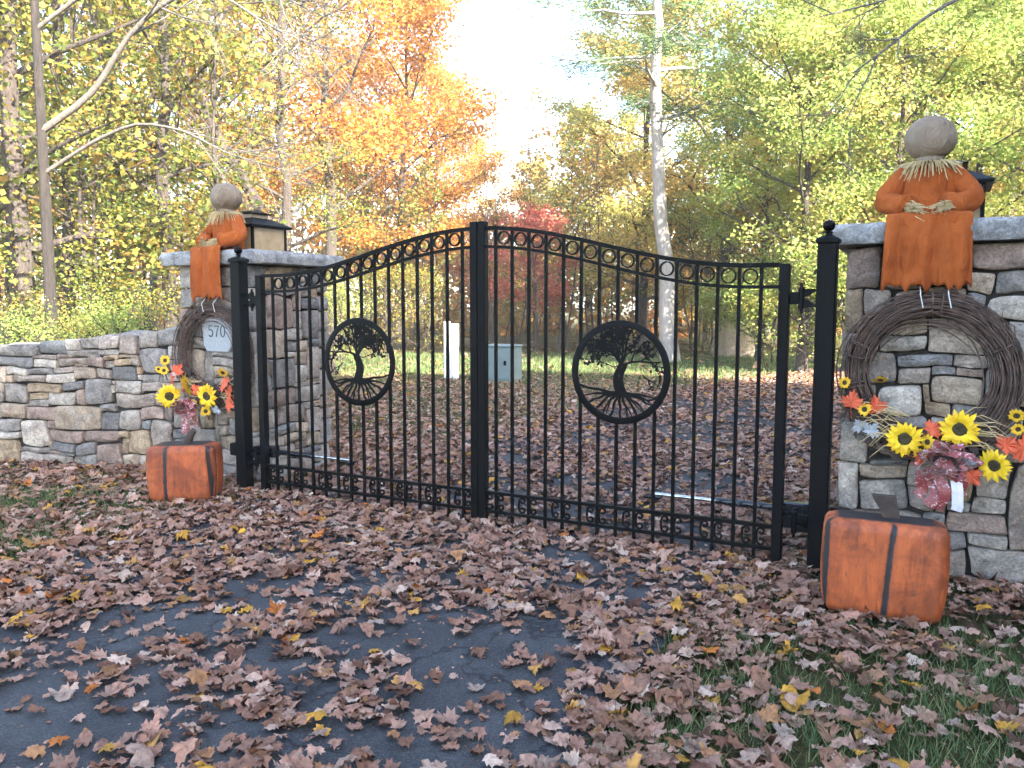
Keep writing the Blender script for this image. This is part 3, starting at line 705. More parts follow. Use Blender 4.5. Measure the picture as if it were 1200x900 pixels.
    # foliage masses along the rim
    for i in range(125):
        a = R(rg.uniform(-12, 192)); r = .29*math.sqrt(rg.uniform(.30, 1)); p = (r*math.cos(a), r*math.sin(a)+.01)
        nz = mnoise.noise(Vector((p[0]*22, p[1]*22, 3.3)))
        if nz > .05 and inside(p, .285) and (p[1] > .03 or abs(p[0]) > .2): leaf(p, rg.uniform(0, 6.28), rg.uniform(.016, .032))
    bm_.build('branches', M['black'], t)['kind'] = 'stuff'; lm.build('leaves', M['black'], t)['kind'] = 'stuff'
    return t
ROUND_X = [.132+.1256*i for i in range(15)]
def ring_mesh():
    mb = MB(); n = 24; rings = []
    for (r, y) in ((.0375, -.011), (.0455, -.011), (.0455, .011), (.0375, .011)):
        rings.append([(r*math.cos(2*math.pi*k/n), y, r*math.sin(2*math.pi*k/n)) for k in range(n)])
    rings.append(rings[0]); mb.loft(rings, False, False); return mb.mesh('ring', M['black'], angle=40)
def scroll_mesh(sg):
    mb = MB(); sweep_rect(mb, cscroll(sg), .014, .0115); return mb.mesh('scroll', M['black'])
RING = ring_mesh(); SCR = {-1: scroll_mesh(-1), 1: scroll_mesh(1)}
def gate_leaf(s, label):
    t = empty('gate_leaf', (0, 0, 0)); tag(t, label, 'gate', 'leaves of the black driveway gate')
    mb = MB(); mb.bbox((s*2.022, 0, .905), (.058, .058, 1.75), .004); mb.build('hinge_stile', M['black'], t)
    mb = MB(); mb.bbox((s*.031, 0, 1.065), (.056, .056, 2.09), .004); mb.build('meeting_stile', M['black'], t)
    xs = [.056+i*(1.994-.056)/40 for i in range(41)]
    for nm, off, wv in (('top_rail', 0, .034), ('arch_rail', -.125, .030)):
        mb = MB(); sweep_rect(mb, [(s*x, top_h(x)+off) for x in xs], wv, .026 if off == 0 else .020); mb.build(nm, M['black'], t)
    for z in (.245, .112):
        mb = MB(); mb.box((s*1.025, 0, z), (1.937, .030, .022)); mb.build('bottom_rail', M['black'], t)
    for i, x in enumerate(ROUND_X):
        h = top_h(x)-.012; dx = abs(x-1.035); spans = [(.03, h)]
        if dx < .315: c_ = math.sqrt(.312**2-dx*dx); spans = [(.03, 1.12-c_), (1.12+c_, h)]     # pickets stop at the medallion's rim
        for z0, z1 in spans:
            mb = MB(); mb.bbox((s*x, 0, (z0+z1)/2), (.020, .020, z1-z0), .002); mb.build('picket', M['black'], t)
        if i < 14:
            xm = x+.0628; sl = math.atan2(top_h(xm+.05)-top_h(xm-.05), .1)
            o = link('ring', RING, None, t, (s*xm, 0, top_h(xm)-.0625)); o.rotation_euler = (0, 0, 0)
        if i % 2 == 0:
            for k in (-1, 1):
                o = link('scroll', SCR[k], None, t, (s*x+k*.043, 0, .1785))
    m = medallion(t, s < 0); m.location = (s*1.035, -.014, 1.12); m.scale = (s, 1, 1)
    return t
gate_leaf(-1, 'left leaf of the black iron gate with a smaller looking tree medallion')
gate_leaf(1, 'right leaf of the black iron gate, its tree medallion nearer and larger')

# ---- gate opener arms
def opener(s, label):
    t = empty('gate_opener', (0, 0, 0)); tag(t, label, 'gate opener', 'gate opener arms')
    y = .115
    mb = MB(); mb.tube([(s*1.63, y, .335), (s*2.02, y, .335)], .021, 12); mb.bbox((s*2.10, y, .335), (.2, .075, .09), .008); mb.build('motor_body', M['gloss'], t, angle=40)
    mb = MB(); mb.tube([(s*1.24, y, .335), (s*1.64, y, .335)], .0125, 12); mb.build('piston_rod', M['chrome'], t, angle=40)
    mb = MB(); mb.bbox((s*1.235, y-.03, .325), (.11, .10, .012), .002); mb.bbox((s*1.235, y, .313), (.06, .03, .03), .003); mb.build('front_bracket', M['black'], t)
    mb = MB(); mb.bbox((s*2.25, y+.02, .335), (.13, .14, .03), .004); mb.bbox((s*2.36, .02, .345), (.10, .06, .10), .006); mb.bbox((s*2.13, y-.02, .27), (.1, .04, .08), .004); mb.build('post_bracket', M['black'], t)
    return t
opener(1, 'black gate opener arm with bright chrome rod, on the right leaf')
opener(-1, 'black gate opener arm with thin chrome rod, on the left leaf')

# =====================================================================
# WREATHS
# =====================================================================
def maple_outline():
    half = [(0, -.30), (.06, -.22), (.32, -.30), (.27, -.14), (.50, -.06), (.40, .03), (.46, .20), (.27, .16), (.24, .26), (.15, .22), (.17, .42), (.08, .38), (0, .56)]
    return half + [(-x, z) for x, z in reversed(half[1:-1])]
MAPLE = maple_outline()
def maple_mesh(name, mat, seed, size=1.0, curl=.25):
    rg = random.Random(seed); V = [(0, 0, 0)]; k1, k2 = rg.uniform(-curl, curl), rg.uniform(-curl, curl)
    a = rg.uniform(0, 6.28)
    for x, z in MAPLE:
        u = x*math.cos(a)+z*math.sin(a)
        V.append((x*size, z*size, size*(k1*(x*x+z*z)*2+k2*u*abs(u)*2+rg.uniform(-.05, .05))))
    n = len(MAPLE); mb = MB(); mb.add(V, [(0, 1+i, 1+(i+1) % n) for i in range(n)])
    mb.tube([(0, -.28*size, 0), (.02*size, -.5*size, .01*size), (.05*size, -.72*size, .03*size)], .012*size, 3)
    return mb.mesh(name, mat, smooth=False)
ML = [maple_mesh('maple_leaf', M['fall_leaf'], 40+i, .13, .3) for i in range(4)]
GL = maple_mesh('grey_leaf', M['grey_leaf'], 77, .10, .3)
def sunflower(parent, loc, r, rot, seed, small=False):
    rg = random.Random(seed); t = empty('small_sunflower' if small else 'sunflower', loc); t.parent = parent; t.rotation_euler = rot
    mb = MB()
    for lay in range(1 if small else 2):
        n = 12 if small else 19
        for i in range(n):
            a = 2*math.pi*(i+.5*lay)/n+rg.uniform(-.08, .08); l = r*rg.uniform(.86, 1.05)*(1 if lay == 0 else .86); w = r*(.15 if not small else .22)*rg.uniform(.8, 1.15)
            up = rg.uniform(-.10, .24)*r+lay*.05*r; pts = []
            ca, sa = math.cos(a), math.sin(a)
            for (f, ww, h) in ((.22, .55, 0), (.5, 1, .10), (.78, .8, .06), (1, .10, -.06)):
                for q in (-1, 0, 1):
                    d = l*f; off = q*w*ww; y = -(h*r+up*f+(-.03*r if q == 0 else 0))
                    pts.append((ca*d-sa*off, y, sa*d+ca*off))
            mb.add(pts, [(3*k+j, 3*k+j+1, 3*k+j+4, 3*k+j+3) for k in range(3) for j in range(2)])
    mb.build('petals', M['petal_small'] if small else M['petal'], t, smooth=True)
    mb = MB(); c = .36*r; n = 18
    rings = [[(q*c*math.cos(2*math.pi*k/n), -(h*r)-rg.uniform(0, .02)*r, q*c*math.sin(2*math.pi*k/n)) for k in range(n)] for q, h in ((.95, 0), (1, .10), (.85, .16), (.55, .16), (.35, .12), (.05, .10))]
    mb.loft(rings, True, True); mb.build('seed_head', M['disc'], t, smooth=True)
    mb = MB(); mb.tube([(0, .0, 0), (0, .03, -.03), (.01, .05, -.09)], .006, 5); mb.build('stem', M['green_stem'], t)
    return t
def ribbon_strip(mb, pts, w, nrm=(0, -1, 0)):
    V = []; nrm = Vector(nrm)
    for i, p in enumerate(pts):
        a, b_ = Vector(pts[max(0, i-1)]), Vector(pts[min(len(pts)-1, i+1)]); t = (b_-a).normalized(); s_ = t.cross(nrm)
        if s_.length < .2: s_ = Vector((0, 1, 0))
        s_.normalize(); V += [Vector(p)-s_*w/2, Vector(p)+Vector((0, -.006, 0)), Vector(p)+s_*w/2]
    mb.add(V, [(3*i+j, 3*i+j+1, 3*i+j+4, 3*i+j+3) for i in range(len(pts)-1) for j in (0, 1)])
def bow(parent, loc, k, seed):
    rg = random.Random(seed); t = empty('ribbon_bow', loc); t.parent = parent
    loops = MB()
    for i in range(15):
        a = R(-50+280*i/14+rg.uniform(-15, 15)); l = rg.uniform(.08, .165)*k; up = rg.uniform(.04, .12)*k
        pts = []
        for j in range(13):
            u = j/12; r = l*math.sin(math.pi*u)**.8 if 0 < u < 1 else 0
            sd = (u-.5)*.13*k
            pts.append((math.cos(a)*r-math.sin(a)*sd, -up*math.sin(math.pi*u)-.02-.003*(i % 7), (math.sin(a)*r+math.cos(a)*sd)*.75))
        ribbon_strip(loops, pts, .044*k, (-math.sin(a), -.3, math.cos(a)))
    loops.build('loops', M['ribbon'], t, smooth=True)
    for i, (dx, ln) in enumerate(((-.13, .21), (-.06, .25), (-.01, .27), (.10, .19))):
        mb = MB(); pts = []
        for j in range(9):
            u = j/8; pts.append((dx*k*(u**.6)+.018*math.sin(9*u+i)*k, -.03-.02*math.sin(6*u+2*i)-.006*i, -ln*k*u))
        ribbon_strip(mb, pts, .06*k); mb.build('tail', M['ribbon'], t, smooth=True)
    if k > .95:
        mb = MB(); ribbon_strip(mb, [(.06, -.05, -.10), (.068, -.055, -.16), (.072, -.05, -.24), (.066, -.045, -.265)], .055); mb.build('white_tail', M['white_ribbon'], t)
    return t
def wreath(cx, cz, Rm, label, seed, items):
    rg = random.Random(seed); t = empty('grapevine_wreath', (cx, PY-.085, cz)); tag(t, label, 'wreath', 'grapevine wreaths on the pillars')
    mb = MB()
    for i in range(190):
        a0 = rg.uniform(0, 6.28); span = rg.uniform(1.0, 3.2); r0 = Rm+rg.gauss(0, .042); y0 = rg.gauss(0, .022); n = 14; pts = []; ph = rg.uniform(0, 6.28); am = rg.uniform(.006, .026)
        for k in range(n+1):
            u = k/n; a = a0+span*u; dr = am*math.sin(ph+u*span*2.2); fl = (.05*(u-.85)/.15 if u > .85 and rg.random() < .18 else 0)
            rr = r0+dr+fl; pts.append((rr*math.cos(a), max(-.06, min(.06, y0+am*math.cos(ph+u*span*2.2)*1.2)), rr*math.sin(a)))
        r = rg.uniform(.0022, .0052); mb.tube(pts, [r]*n+[r*.5], 4, False)
    for i in range(9):   # binding turns
        a = R(rg.uniform(-30, 210)); pts = []
        for k in range(15):
            b_ = 2*math.pi*k/12; rr = Rm+.062*math.cos(b_); aa = a+.05*k/14
            pts.append((rr*math.cos(aa), .058*math.sin(b_), rr*math.sin(aa)))
        mb.tube(pts, .004, 4, False)
    o = mb.build('vine_ring', M['twig'], t, smooth=True); o['kind'] = 'stuff'
    for dx in (-.06, .075):
        m2 = MB(); m2.tube([(dx, .05, Rm+.16), (dx, -.01, Rm+.10), (dx+.005, -.065, Rm+.05), (dx+.02, -.06, Rm-.02)], .003, 5); m2.build('hanging_wire', M['wire'], t)
    for it in items:
        k = it[0]
        if k == 'S': sunflower(t, (it[1], -.11, it[2]), it[3], it[4], rg.randint(0, 999))
        elif k == 's': sunflower(t, (it[1], -.09, it[2]), it[3], it[4], rg.randint(0, 999), True)
        elif k == 'm':
            o = link('maple_leaf', rg.choice(ML), None, t, (it[1], -.085-rg.uniform(0, .02), it[2])); o.rotation_euler = (R(90)+rg.uniform(-.4, .4), rg.uniform(-.4, .4)+it[4], rg.uniform(-.3, .3)); o.scale = (it[3],)*3
        elif k == 'g':
            o = link('grey_leaf', GL, None, t, (it[1], -.08, it[2])); o.rotation_euler = (R(90)+rg.uniform(-.4, .4), it[4], .2); o.scale = (it[3],)*3
        elif k == 'b': bow(t, (it[1], -.11, it[2]), it[3], rg.randint(0, 999))
    # dry grass sprays
    m2 = MB()
    for i in range(46):
        sd = -1 if i % 2 else 1; a = R(rg.uniform(150, 215)) if sd < 0 else R(rg.uniform(-35, 30)); b0 = (sd*rg.uniform(.08, .2), -.05, -Rm+rg.uniform(.0, .16)); l = rg.uniform(.10, .24)
        p1 = (b0[0]+math.cos(a)*l*.6, b0[1]-.04, b0[2]+math.sin(a)*l*.6+.03); p2 = (b0[0]+math.cos(a)*l, b0[1]-rg.uniform(0, .05), b0[2]+math.sin(a)*l-rg.uniform(-.02, .04))
        m2.tube([b0, p1, p2], [.003, .003, .001], 3, False)
    m2.build('grass_spray', M['straw'], t)['kind'] = 'stuff'
    m2 = MB()
    for i in range(60):   # dark leafy backing low on the ring
        a = R(rg.uniform(205, 335)); rr = Rm+rg.uniform(-.09, .11); p = Vector((rr*math.cos(a), rg.uniform(-.07, -.03), rr*math.sin(a))); l = rg.uniform(.05, .10); th = rg.uniform(0, 6.28); d = Vector((math.cos(th), rg.uniform(-.4, .2), math.sin(th)))*l; w = Vector((-math.sin(th), rg.uniform(-.3, .3), math.cos(th)))*l*.28
        m2.add([p-d*.5, p+w, p+d*.5, p-w], [(0, 1, 2, 3)])
    m2.build('leaf_backing', M['rust'], t)['kind'] = 'stuff'
    return t
wreath(2.775, 1.165, .385, 'larger looking grapevine wreath with three sunflowers and red bow on the right pillar', 31, [
    ('S', -.10, -.345, .105, (.15, 0, .1)), ('S', .165, -.275, .108, (.12, .2, -.1)), ('S', .335, -.455, .092, (.05, -.1, -.5)),
    ('s', -.31, -.20, .042, (0, 0, .2)), ('s', -.42, -.055, .038, (0, 0, .4)), ('s', -.235, -.03, .046, (1.1, 0, 0)), ('s', .42, -.19, .044, (.4, 0, -.2)), ('s', .43, -.26, .036, (.2, 0, 0)), ('s', .015, -.36, .045, (0, 0, -.6)), ('s', -.02, -.43, .04, (.2, 0, 0)),
    ('m', -.375, -.16, 1.0, .3), ('m', -.25, -.185, 1.0, -.5), ('m', .035, -.29, .9, .9), ('m', .46, -.36, 1.2, -1.2), ('m', .38, -.35, 1.0, .6), ('m', .23, -.53, .9, 2.4), ('m', -.02, -.45, .8, 1.8),
    ('g', -.27, -.32, 1.1, .6), ('g', -.33, -.30, 1.0, -.6), ('g', .22, -.45, 1.0, .2),
    ('b', .10, -.445, 1.0)])
wreath(-2.715, 1.12, .385, 'smaller looking grapevine wreath around the house number on the left pillar', 32, [
    ('S', -.44, -.37, .115, (.1, 0, .7)), ('S', .03, -.345, .112, (.1, .2, .1)), ('S', -.21, -.26, .10, (.3, 0, -1.0)),
    ('s', -.50, -.06, .05, (0, 0, .6)), ('s', -.52, -.15, .045, (0, 0, .6)), ('s', -.59, -.14, .035, (.2, 0, .5)), ('s', .20, -.14, .05, (.6, 0, .3)), ('s', -.18, -.43, .05, (.1, 0, .6)), ('s', -.02, -.48, .05, (.1, 0, .6)),
    ('m', -.34, -.14, 1.0, .3), ('m', -.42, -.22, 1.0, 1.4), ('m', .22, -.24, 1.3, -.4), ('m', .27, -.31, 1.2, -1.2), ('m', .25, -.40, 1.2, 2.2), ('m', -.12, -.30, .9, .9), ('m', -.3, -.28, 1.0, 2.0),
    ('g', .10, -.47, 1.0, .2), ('b', -.16, -.44, .92)])

# =====================================================================
# BLOCK PUMPKINS
# =====================================================================
def block_pumpkin(loc, rz, w, d, h, grooves, label, seed, tilt=0.0):
    rg = random.Random(seed); t = empty('block_pumpkin', loc, rz); t.rotation_euler = (0, tilt, rz); tag(t, label, 'pumpkin', 'orange block pumpkins')
    n, m = 200, 26; V = []; A = []
    def se(a, e): return math.copysign(abs(math.cos(a))**e, math.cos(a)), math.copysign(abs(math.sin(a))**e, math.sin(a))
    rc = .055; hx, hy = w/2, d/2; fine = []
    for (cx_, cy_, a0) in ((hx-rc, -hy+rc, -90), (hx-rc, hy-rc, 0), (-hx+rc, hy-rc, 90), (-hx+rc, -hy+rc, 180)):
        fine += [((cx_+rc*math.cos(R(a0+9*k)))/hx, (cy_+rc*math.sin(R(a0+9*k)))/hy) for k in range(11)]
    fine.append(fine[0]); acc_ = [0]
    for k in range(len(fine)-1): acc_.append(acc_[-1]+math.hypot((fine[k+1][0]-fine[k][0])*w, (fine[k+1][1]-fine[k][1])*d))
    tt_ = [acc_[-1]*i/n for i in range(n)]; OUT = list(zip(np.interp(tt_, acc_, [p[0] for p in fine]), np.interp(tt_, acc_, [p[1] for p in fine])))
    for j in range(m+1):
        u = j/m; z = h*u
        edge = min(u, 1-u)*h; rr = .050 if u > .5 else .065
        ins = 0 if edge > rr else rr-math.sqrt(max(0, rr*rr-(rr-edge)**2))
        blg = .020*math.sin(math.pi*u**.85)-.022*(1-u)
        for i in range(n):
            x, y = OUT[i]; px, py = x*(w/2-ins+blg), y*(d/2-ins+blg*.5)
            gr = 0
            for (gx, gy, wig) in grooves:      # groove lines named by a direction on the block's sides
                if gx is not None and abs(y) > .6 and py*gy > 0: q = abs(px-gx-wig*math.sin(3*u+seed)-(.055*(u-.5) if abs(gx) < .08 else 0))
                elif gx is None and abs(x) > .6 and px*wig > 0: q = abs(py-gy)
                else: q = 9
                gr = max(gr, math.exp(-(q/.017)**2))
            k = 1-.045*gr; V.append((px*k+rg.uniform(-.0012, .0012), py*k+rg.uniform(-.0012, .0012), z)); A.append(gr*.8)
    Fq = [(j*n+i, j*n+(i+1) % n, (j+1)*n+(i+1) % n, (j+1)*n+i) for j in range(m) for i in range(n)]
    top0 = m*n
    base = len(V)
    for q in (.88, .6, .25):
        for i in range(n):
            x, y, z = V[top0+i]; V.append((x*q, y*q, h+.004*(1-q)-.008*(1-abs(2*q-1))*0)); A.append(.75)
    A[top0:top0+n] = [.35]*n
    for k in range(3):
        a0 = top0 if k == 0 else base+(k-1)*n
        Fq += [(a0+i, a0+(i+1) % n, base+k*n+(i+1) % n, base+k*n+i) for i in range(n)]
    V.append((0, 0, h+.004)); A.append(.75)
    cen = len(V)-1
    Fq = [q for q in Fq]
    me = bpy.data.meshes.new('body'); me.from_pydata(V, [], Fq+[(base+2*n+i, base+2*n+(i+1) % n, cen) for i in range(n)])
    a = me.attributes.new('rnd', 'FLOAT', 'POINT'); a.data.foreach_set('value', A)
    me.polygons.foreach_set('use_smooth', [True]*len(me.polygons)); me.set_sharp_from_angle(angle=R(50)); me.materials.append(M['pumpkin']); me.update()
    link('body', me, None, t)
    return t
def stem(t, pts, radii, flat):
    mb = MB(); mb.tube(pts, radii, 10, True, 0, flat); mb.build('stem', M['rust'], t, angle=50)
pr = block_pumpkin((2.62, -.54, .005), R(6), .555, .27, .495, [(-.27, -1, .0), (.025, -1, .012), (.0, 1, .0), (None, 0, 1), (None, 0, -1)], 'large orange block pumpkin in front of the right pillar', 2, R(1.0))
mb = MB(); mb.loft([[(x*k+dx, y*k, z) for x, y in ((-.055, -.02), (.055, -.02), (.055, .02), (-.055, .02))] for k, z, dx in ((.72, .485, .03), (.78, .54, .015), (.95, .585, -.005), (1.0, .608, -.012), (.9, .606, -.012))])
mb.build('stem', M['rust'], pr, angle=40)
pl_ = block_pumpkin((-2.40, -.47, .005), R(30), .50, .32, .46, [(-.10, -1, .006), (.235, -1, -.012), (.0, 1, 0), (None, -.05, 1), (None, 0, -1)], 'small looking orange block pumpkin below the left wreath', 4, R(-.6))
stem(pl_, [(.02, 0, .45), (.035, 0, .49), (.055, -.005, .53), (.085, -.01, .565)], [.042, .034, .028, .024], .8)

# =====================================================================
# PLAIN STRAW SCARECROWS (faceless seated dummies) AND LANTERNS ON THE PILLARS
# =====================================================================
def scarecrow(loc, rz, label, seed, drop):
    rg = random.Random(seed); t = empty('scarecrow', loc, rz); tag(t, label, 'scarecrow', 'seated scarecrows on the pillars')
    def n3(p, k, s): return mnoise.noise(Vector(p)*k+Vector((seed, 0, 0)))*s
    mb = MB(); n, m = 40, 24; rings = []      # head: plain stuffed sack
    for j in range(m+1):
        th = math.pi*j/m; z = -math.cos(th)*.122; r = max(.004, .134*math.sin(th)**.92)
        rings.append([((r+n3((math.cos(2*math.pi*k/n), math.sin(2*math.pi*k/n), z*8), 2.1, .006))*math.cos(2*math.pi*k/n), (r+n3((math.cos(2*math.pi*k/n), math.sin(2*math.pi*k/n), z*8), 2.1, .006))*math.sin(2*math.pi*k/n), z+.465) for k in range(n)])
    mb.loft(rings); mb.build('head', M['burlap'], t, smooth=True)
    mb = MB(); mb.tube([(0, 0, .30), (0, 0, .36)], [.06, .075], 16); mb.build('neck', M['burlap'], t, smooth=True)
    mb = MB(); mb.tube([(.069*math.cos(a), .069*math.sin(a), .338) for a in [2*math.pi*k/20 for k in range(21)]], .006, 6); mb.build('neck_cord', M['cord'], t, smooth=True)
    mb = MB()                                # straw ruff at the neck
    for i in range(240):
        a = rg.uniform(0, 6.28); l = rg.uniform(.07, .15); c, s_ = math.cos(a), math.sin(a); dz = rg.uniform(-.09, .0)
        p0 = (c*.055, s_*.05, .335+rg.uniform(-.01, .012)); p1 = (c*(.06+l*.5), s_*(.055+l*.42), .335+dz*.3); p2 = (c*(.06+l*.85), s_*(.055+l*.7), .325+dz*1.2)
        mb.tube([p0, p1, p2], [.003, .0035, .002], 3, False)
    mb.build('straw_ruff', M['straw'], t)
    mb = MB(); rings = []; n = 48              # tunic body
    for j in range(17):
        u = j/16; z = -.005+.345*u
        rx = .155-.02*math.sin(math.pi*u)+.02*u-.115*max(0, (u-.72)/.28)**1.7; ry = .115-.01*u-.055*max(0, (u-.75)/.25)**1.6
        rings.append([((rx*(1+.05*math.sin(5*2*math.pi*k/n+seed+3*u)*(1-u*.5)))*math.cos(2*math.pi*k/n), ry*(1+.06*math.sin(7*2*math.pi*k/n+2*seed))*math.sin(2*math.pi*k/n)+.01, z) for k in range(n)])
    mb.loft(rings); mb.build('tunic', M['orange_cloth'], t, smooth=True)
    for s_ in (-1, 1):
        sh = Vector((s_*.115, .01, .285)); el = Vector((s_*.235, -.035, .12)); ha = Vector((s_*.10, -.165, .075))
        pts = []
        for j in range(13):
            u = j/12
            if u < .5: p = sh.lerp(el, u*2)
            else: p = el.lerp(ha, u*2-1)
            pts.append(p)
        for _ in range(3): pts = [pts[0]]+[(pts[i-1]+pts[i]*2+pts[i+1])/4 for i in range(1, len(pts)-1)]+[pts[-1]]
        mb = MB(); rings = []; prev = Vector((0, 0, 1)); n = 22
        for i, p in enumerate(pts):
            tt = (pts[min(i+1, 12)]-pts[max(i-1, 0)]).normalized(); a = (prev-tt*prev.dot(tt)).normalized(); prev = a; b_ = tt.cross(a); u = i/12
            r = .052+.006*math.sin(u*math.pi)+.006*u+(.012 if u > .9 else 0)
            rings.append([p+a*(r*(1+.10*math.sin(4*2*math.pi*k/n+7*u+s_)*math.sin(u*3.0))*math.cos(2*math.pi*k/n))+b_*(r*(1+.08*math.sin(3*2*math.pi*k/n+9*u))*math.sin(2*math.pi*k/n)) for k in range(n)])
        mb.loft(rings); mb.build('sleeve', M['orange_cloth'], t, smooth=True)
        mb = MB(); d = (ha-el).normalized()
        for i in range(70):                  # straw bundle for a hand
            o = Vector((rg.gauss(0, .020), rg.gauss(0, .012), rg.gauss(0, .018))); sp = Vector((rg.gauss(0, .018), rg.gauss(0, .012), rg.gauss(0, .016)-.008)); l = rg.uniform(.05, .10)
            mb.tube([ha-d*.02+o*.8, ha+d*l*.6+o, ha+d*l+o+sp], [.003, .003, .0018], 3, False)
        mb.build('straw_cuff', M['straw'], t)
    # skirt over the lap, hanging down the front of the cap stone
    nx, prof = 72, []
    for k in range(9): u = k/8; prof.append((-.02-u*.185, .05-.018*u**2+.0*u))
    for k in range(1, 6): a = k/5*math.pi/2; prof.append((-.205-.028*math.sin(a), .032-.028*(1-math.cos(a))))
    L0 = drop
    for k in range(1, 19): prof.append((-.233-.012*math.sin(k/18*3), .004-L0*k/18))
    V = []
    for j, (y, z) in enumerate(prof):
        u = j/(len(prof)-1)
        for i in range(nx+1):
            q = i/nx; x = (q-.5)*(.40+.045*u)
            fold = (.013*math.sin(q*15+seed)+.009*math.sin(q*31+2*seed+2*u)+.016*math.exp(-((q-.66-.08*u)/.07)**2))*min(1, max(0, (u-.25)*2.2))
            zz = z
            if u > .9: 
                tth = abs(((q*8.3+seed*.37+.12*math.sin(q*17)) % 1)-.5)*2; zz -= (u-.9)/.1*(+.004+.046*tth*(.7+.5*math.sin(q*23+seed)))
            dr = .05*math.exp(-((q-.5)/.5)**2)*0
            leg = .02*(math.exp(-((q-.25)/.16)**2)+math.exp(-((q-.75)/.16)**2))*max(0, 1-u*2.2)
            V.append((x, y-fold, zz+leg))
    N_ = nx+1; Fq = [(j*N_+i, j*N_+i+1, (j+1)*N_+i+1, (j+1)*N_+i) for j in range(len(prof)-1) for i in range(nx)]
    mb = MB(); mb.add(V, Fq); o = mb.build('skirt', M['orange_cloth'], t, smooth=True)
    md = o.modifiers.new('thick', 'SOLIDIFY'); md.thickness = .004
    return t
scarecrow((2.725, PY+.115, PZ+.12), R(4), 'seated scarecrow in orange tunic on the right pillar, larger in view', 2, .345)
scarecrow((-2.72, PY+.115, PZ+.12), R(-6), 'seated scarecrow in orange tunic on the left pillar beside the lantern', 5, .385)
def lantern(cx, label):
    t = empty('pillar_lantern', (cx, .68, PZ+.118)); tag(t, label, 'lantern', 'black lanterns on the pillars')
    h = .20; w = .20
    mb = MB(); mb.bbox((0, 0, .012), (.44, .44, .024), .004); mb.build('base', M['black'], t)
    for x in (-w, w):
        for y in (-w, w):
            mb = MB(); mb.box((x, y, .024+h/2), (.022, .022, h)); mb.build('corner_post', M['black'], t)
    for k in range(4):
        a = k*math.pi/2; mb = MB(); mb.box((0, 0, .024+h/2), (2*w-.022, .005, h-.002)); o = mb.build('glass_pane', M['amber'], t)
        o.location = (math.sin(a)*w, -math.cos(a)*w, 0); o.rotation_euler = (0, 0, a)
    def sq(k, z): return [(k*x, k*y, z) for x, y in ((-1, -1), (1, -1), (1, 1), (-1, 1))]
    mb = MB(); mb.loft([sq(.245, .225), sq(.250, .232), sq(.250, .244), sq(.12, .315), sq(.105, .318)]); mb.build('roof', M['black'], t)
    mb = MB(); mb.loft([sq(.09, .317), sq(.09, .352)]); mb.build('vent', M['amber'], t)
    mb = MB(); mb.loft([sq(.118, .352), sq(.12, .360), sq(.06, .384), sq(.02, .388)]); mb.build('vent_cap', M['black'], t)
    return t
lantern(-2.77, 'black lantern with amber glass behind the left scarecrow')
lantern(2.80, 'black lantern mostly hidden behind the right scarecrow')

# =====================================================================
# THINGS BEYOND THE GATE
# =====================================================================
p = along(588, 16.6); t = empty('utility_cabinet', (p[0], p[1], 0), YAW+R(-22)); tag(t, 'low grey green utility cabinet on the grass seen through the gate', 'utility box')
mb = MB(); mb.bbox((0, 0, .36), (.64, .60, .70), .012); mb.build('housing', M['cabinet'], t)
mb = MB(); mb.bbox((0, 0, .727), (.68, .64, .035), .01); mb.build('lid', M['cabinet'], t)
mb = MB(); mb.bbox((0, -.309, .36), (.54, .012, .56), .003); mb.build('door', M['cabinet'], t)
mb = MB(); mb.bbox((.2, -.322, .40), (.05, .02, .09), .004); mb.build('latch', M['black'], t)
mb = MB(); mb.bbox((0, -.004, .012), (.72, .68, .05), .01); mb.build('plinth', M['boulder'], t)
p = along(529, 17.0); t = empty('white_post', (p[0], p[1], 0), YAW+R(12)); tag(t, 'white painted marker post standing left of the utility cabinet', 'post')
mb = MB(); mb.bbox((-.09, 0, .60), (.13, .13, 1.20), .008); mb.build('tall_panel', M['white_paint'], t)
mb = MB(); mb.bbox((.07, .02, .575), (.16, .10, 1.15), .006); mb.build('side_panel', M['white_paint'], t)
def boulder(loc, s, label, seed):
    V = []; n, m = 20, 12; mb = MB(); rings = []
    for j in range(m+1):
        th = math.pi*j/m; rr = []
        for k in range(n):
            d = Vector((math.sin(th)*math.cos(2*math.pi*k/n), math.sin(th)*math.sin(2*math.pi*k/n), math.cos(th))); q = 1+.30*mnoise.noise(d*1.6+Vector((seed, 0, 0)))+.08*mnoise.noise(d*5)
            rr.append((d.x*s[0]*q, d.y*s[1]*q, d.z*s[2]*q+s[2]*.55))
        rings.append(rr)
    mb.loft(rings[::-1]); o = mb.build('boulder', M['boulder'], None, angle=50, loc=loc); tag(o, label, 'boulder'); return o
p = along(858, 25); boulder((p[0], p[1], 0), (.7, .5, .75), 'tan boulder at the wood edge right of the pale pine trunk', 3)

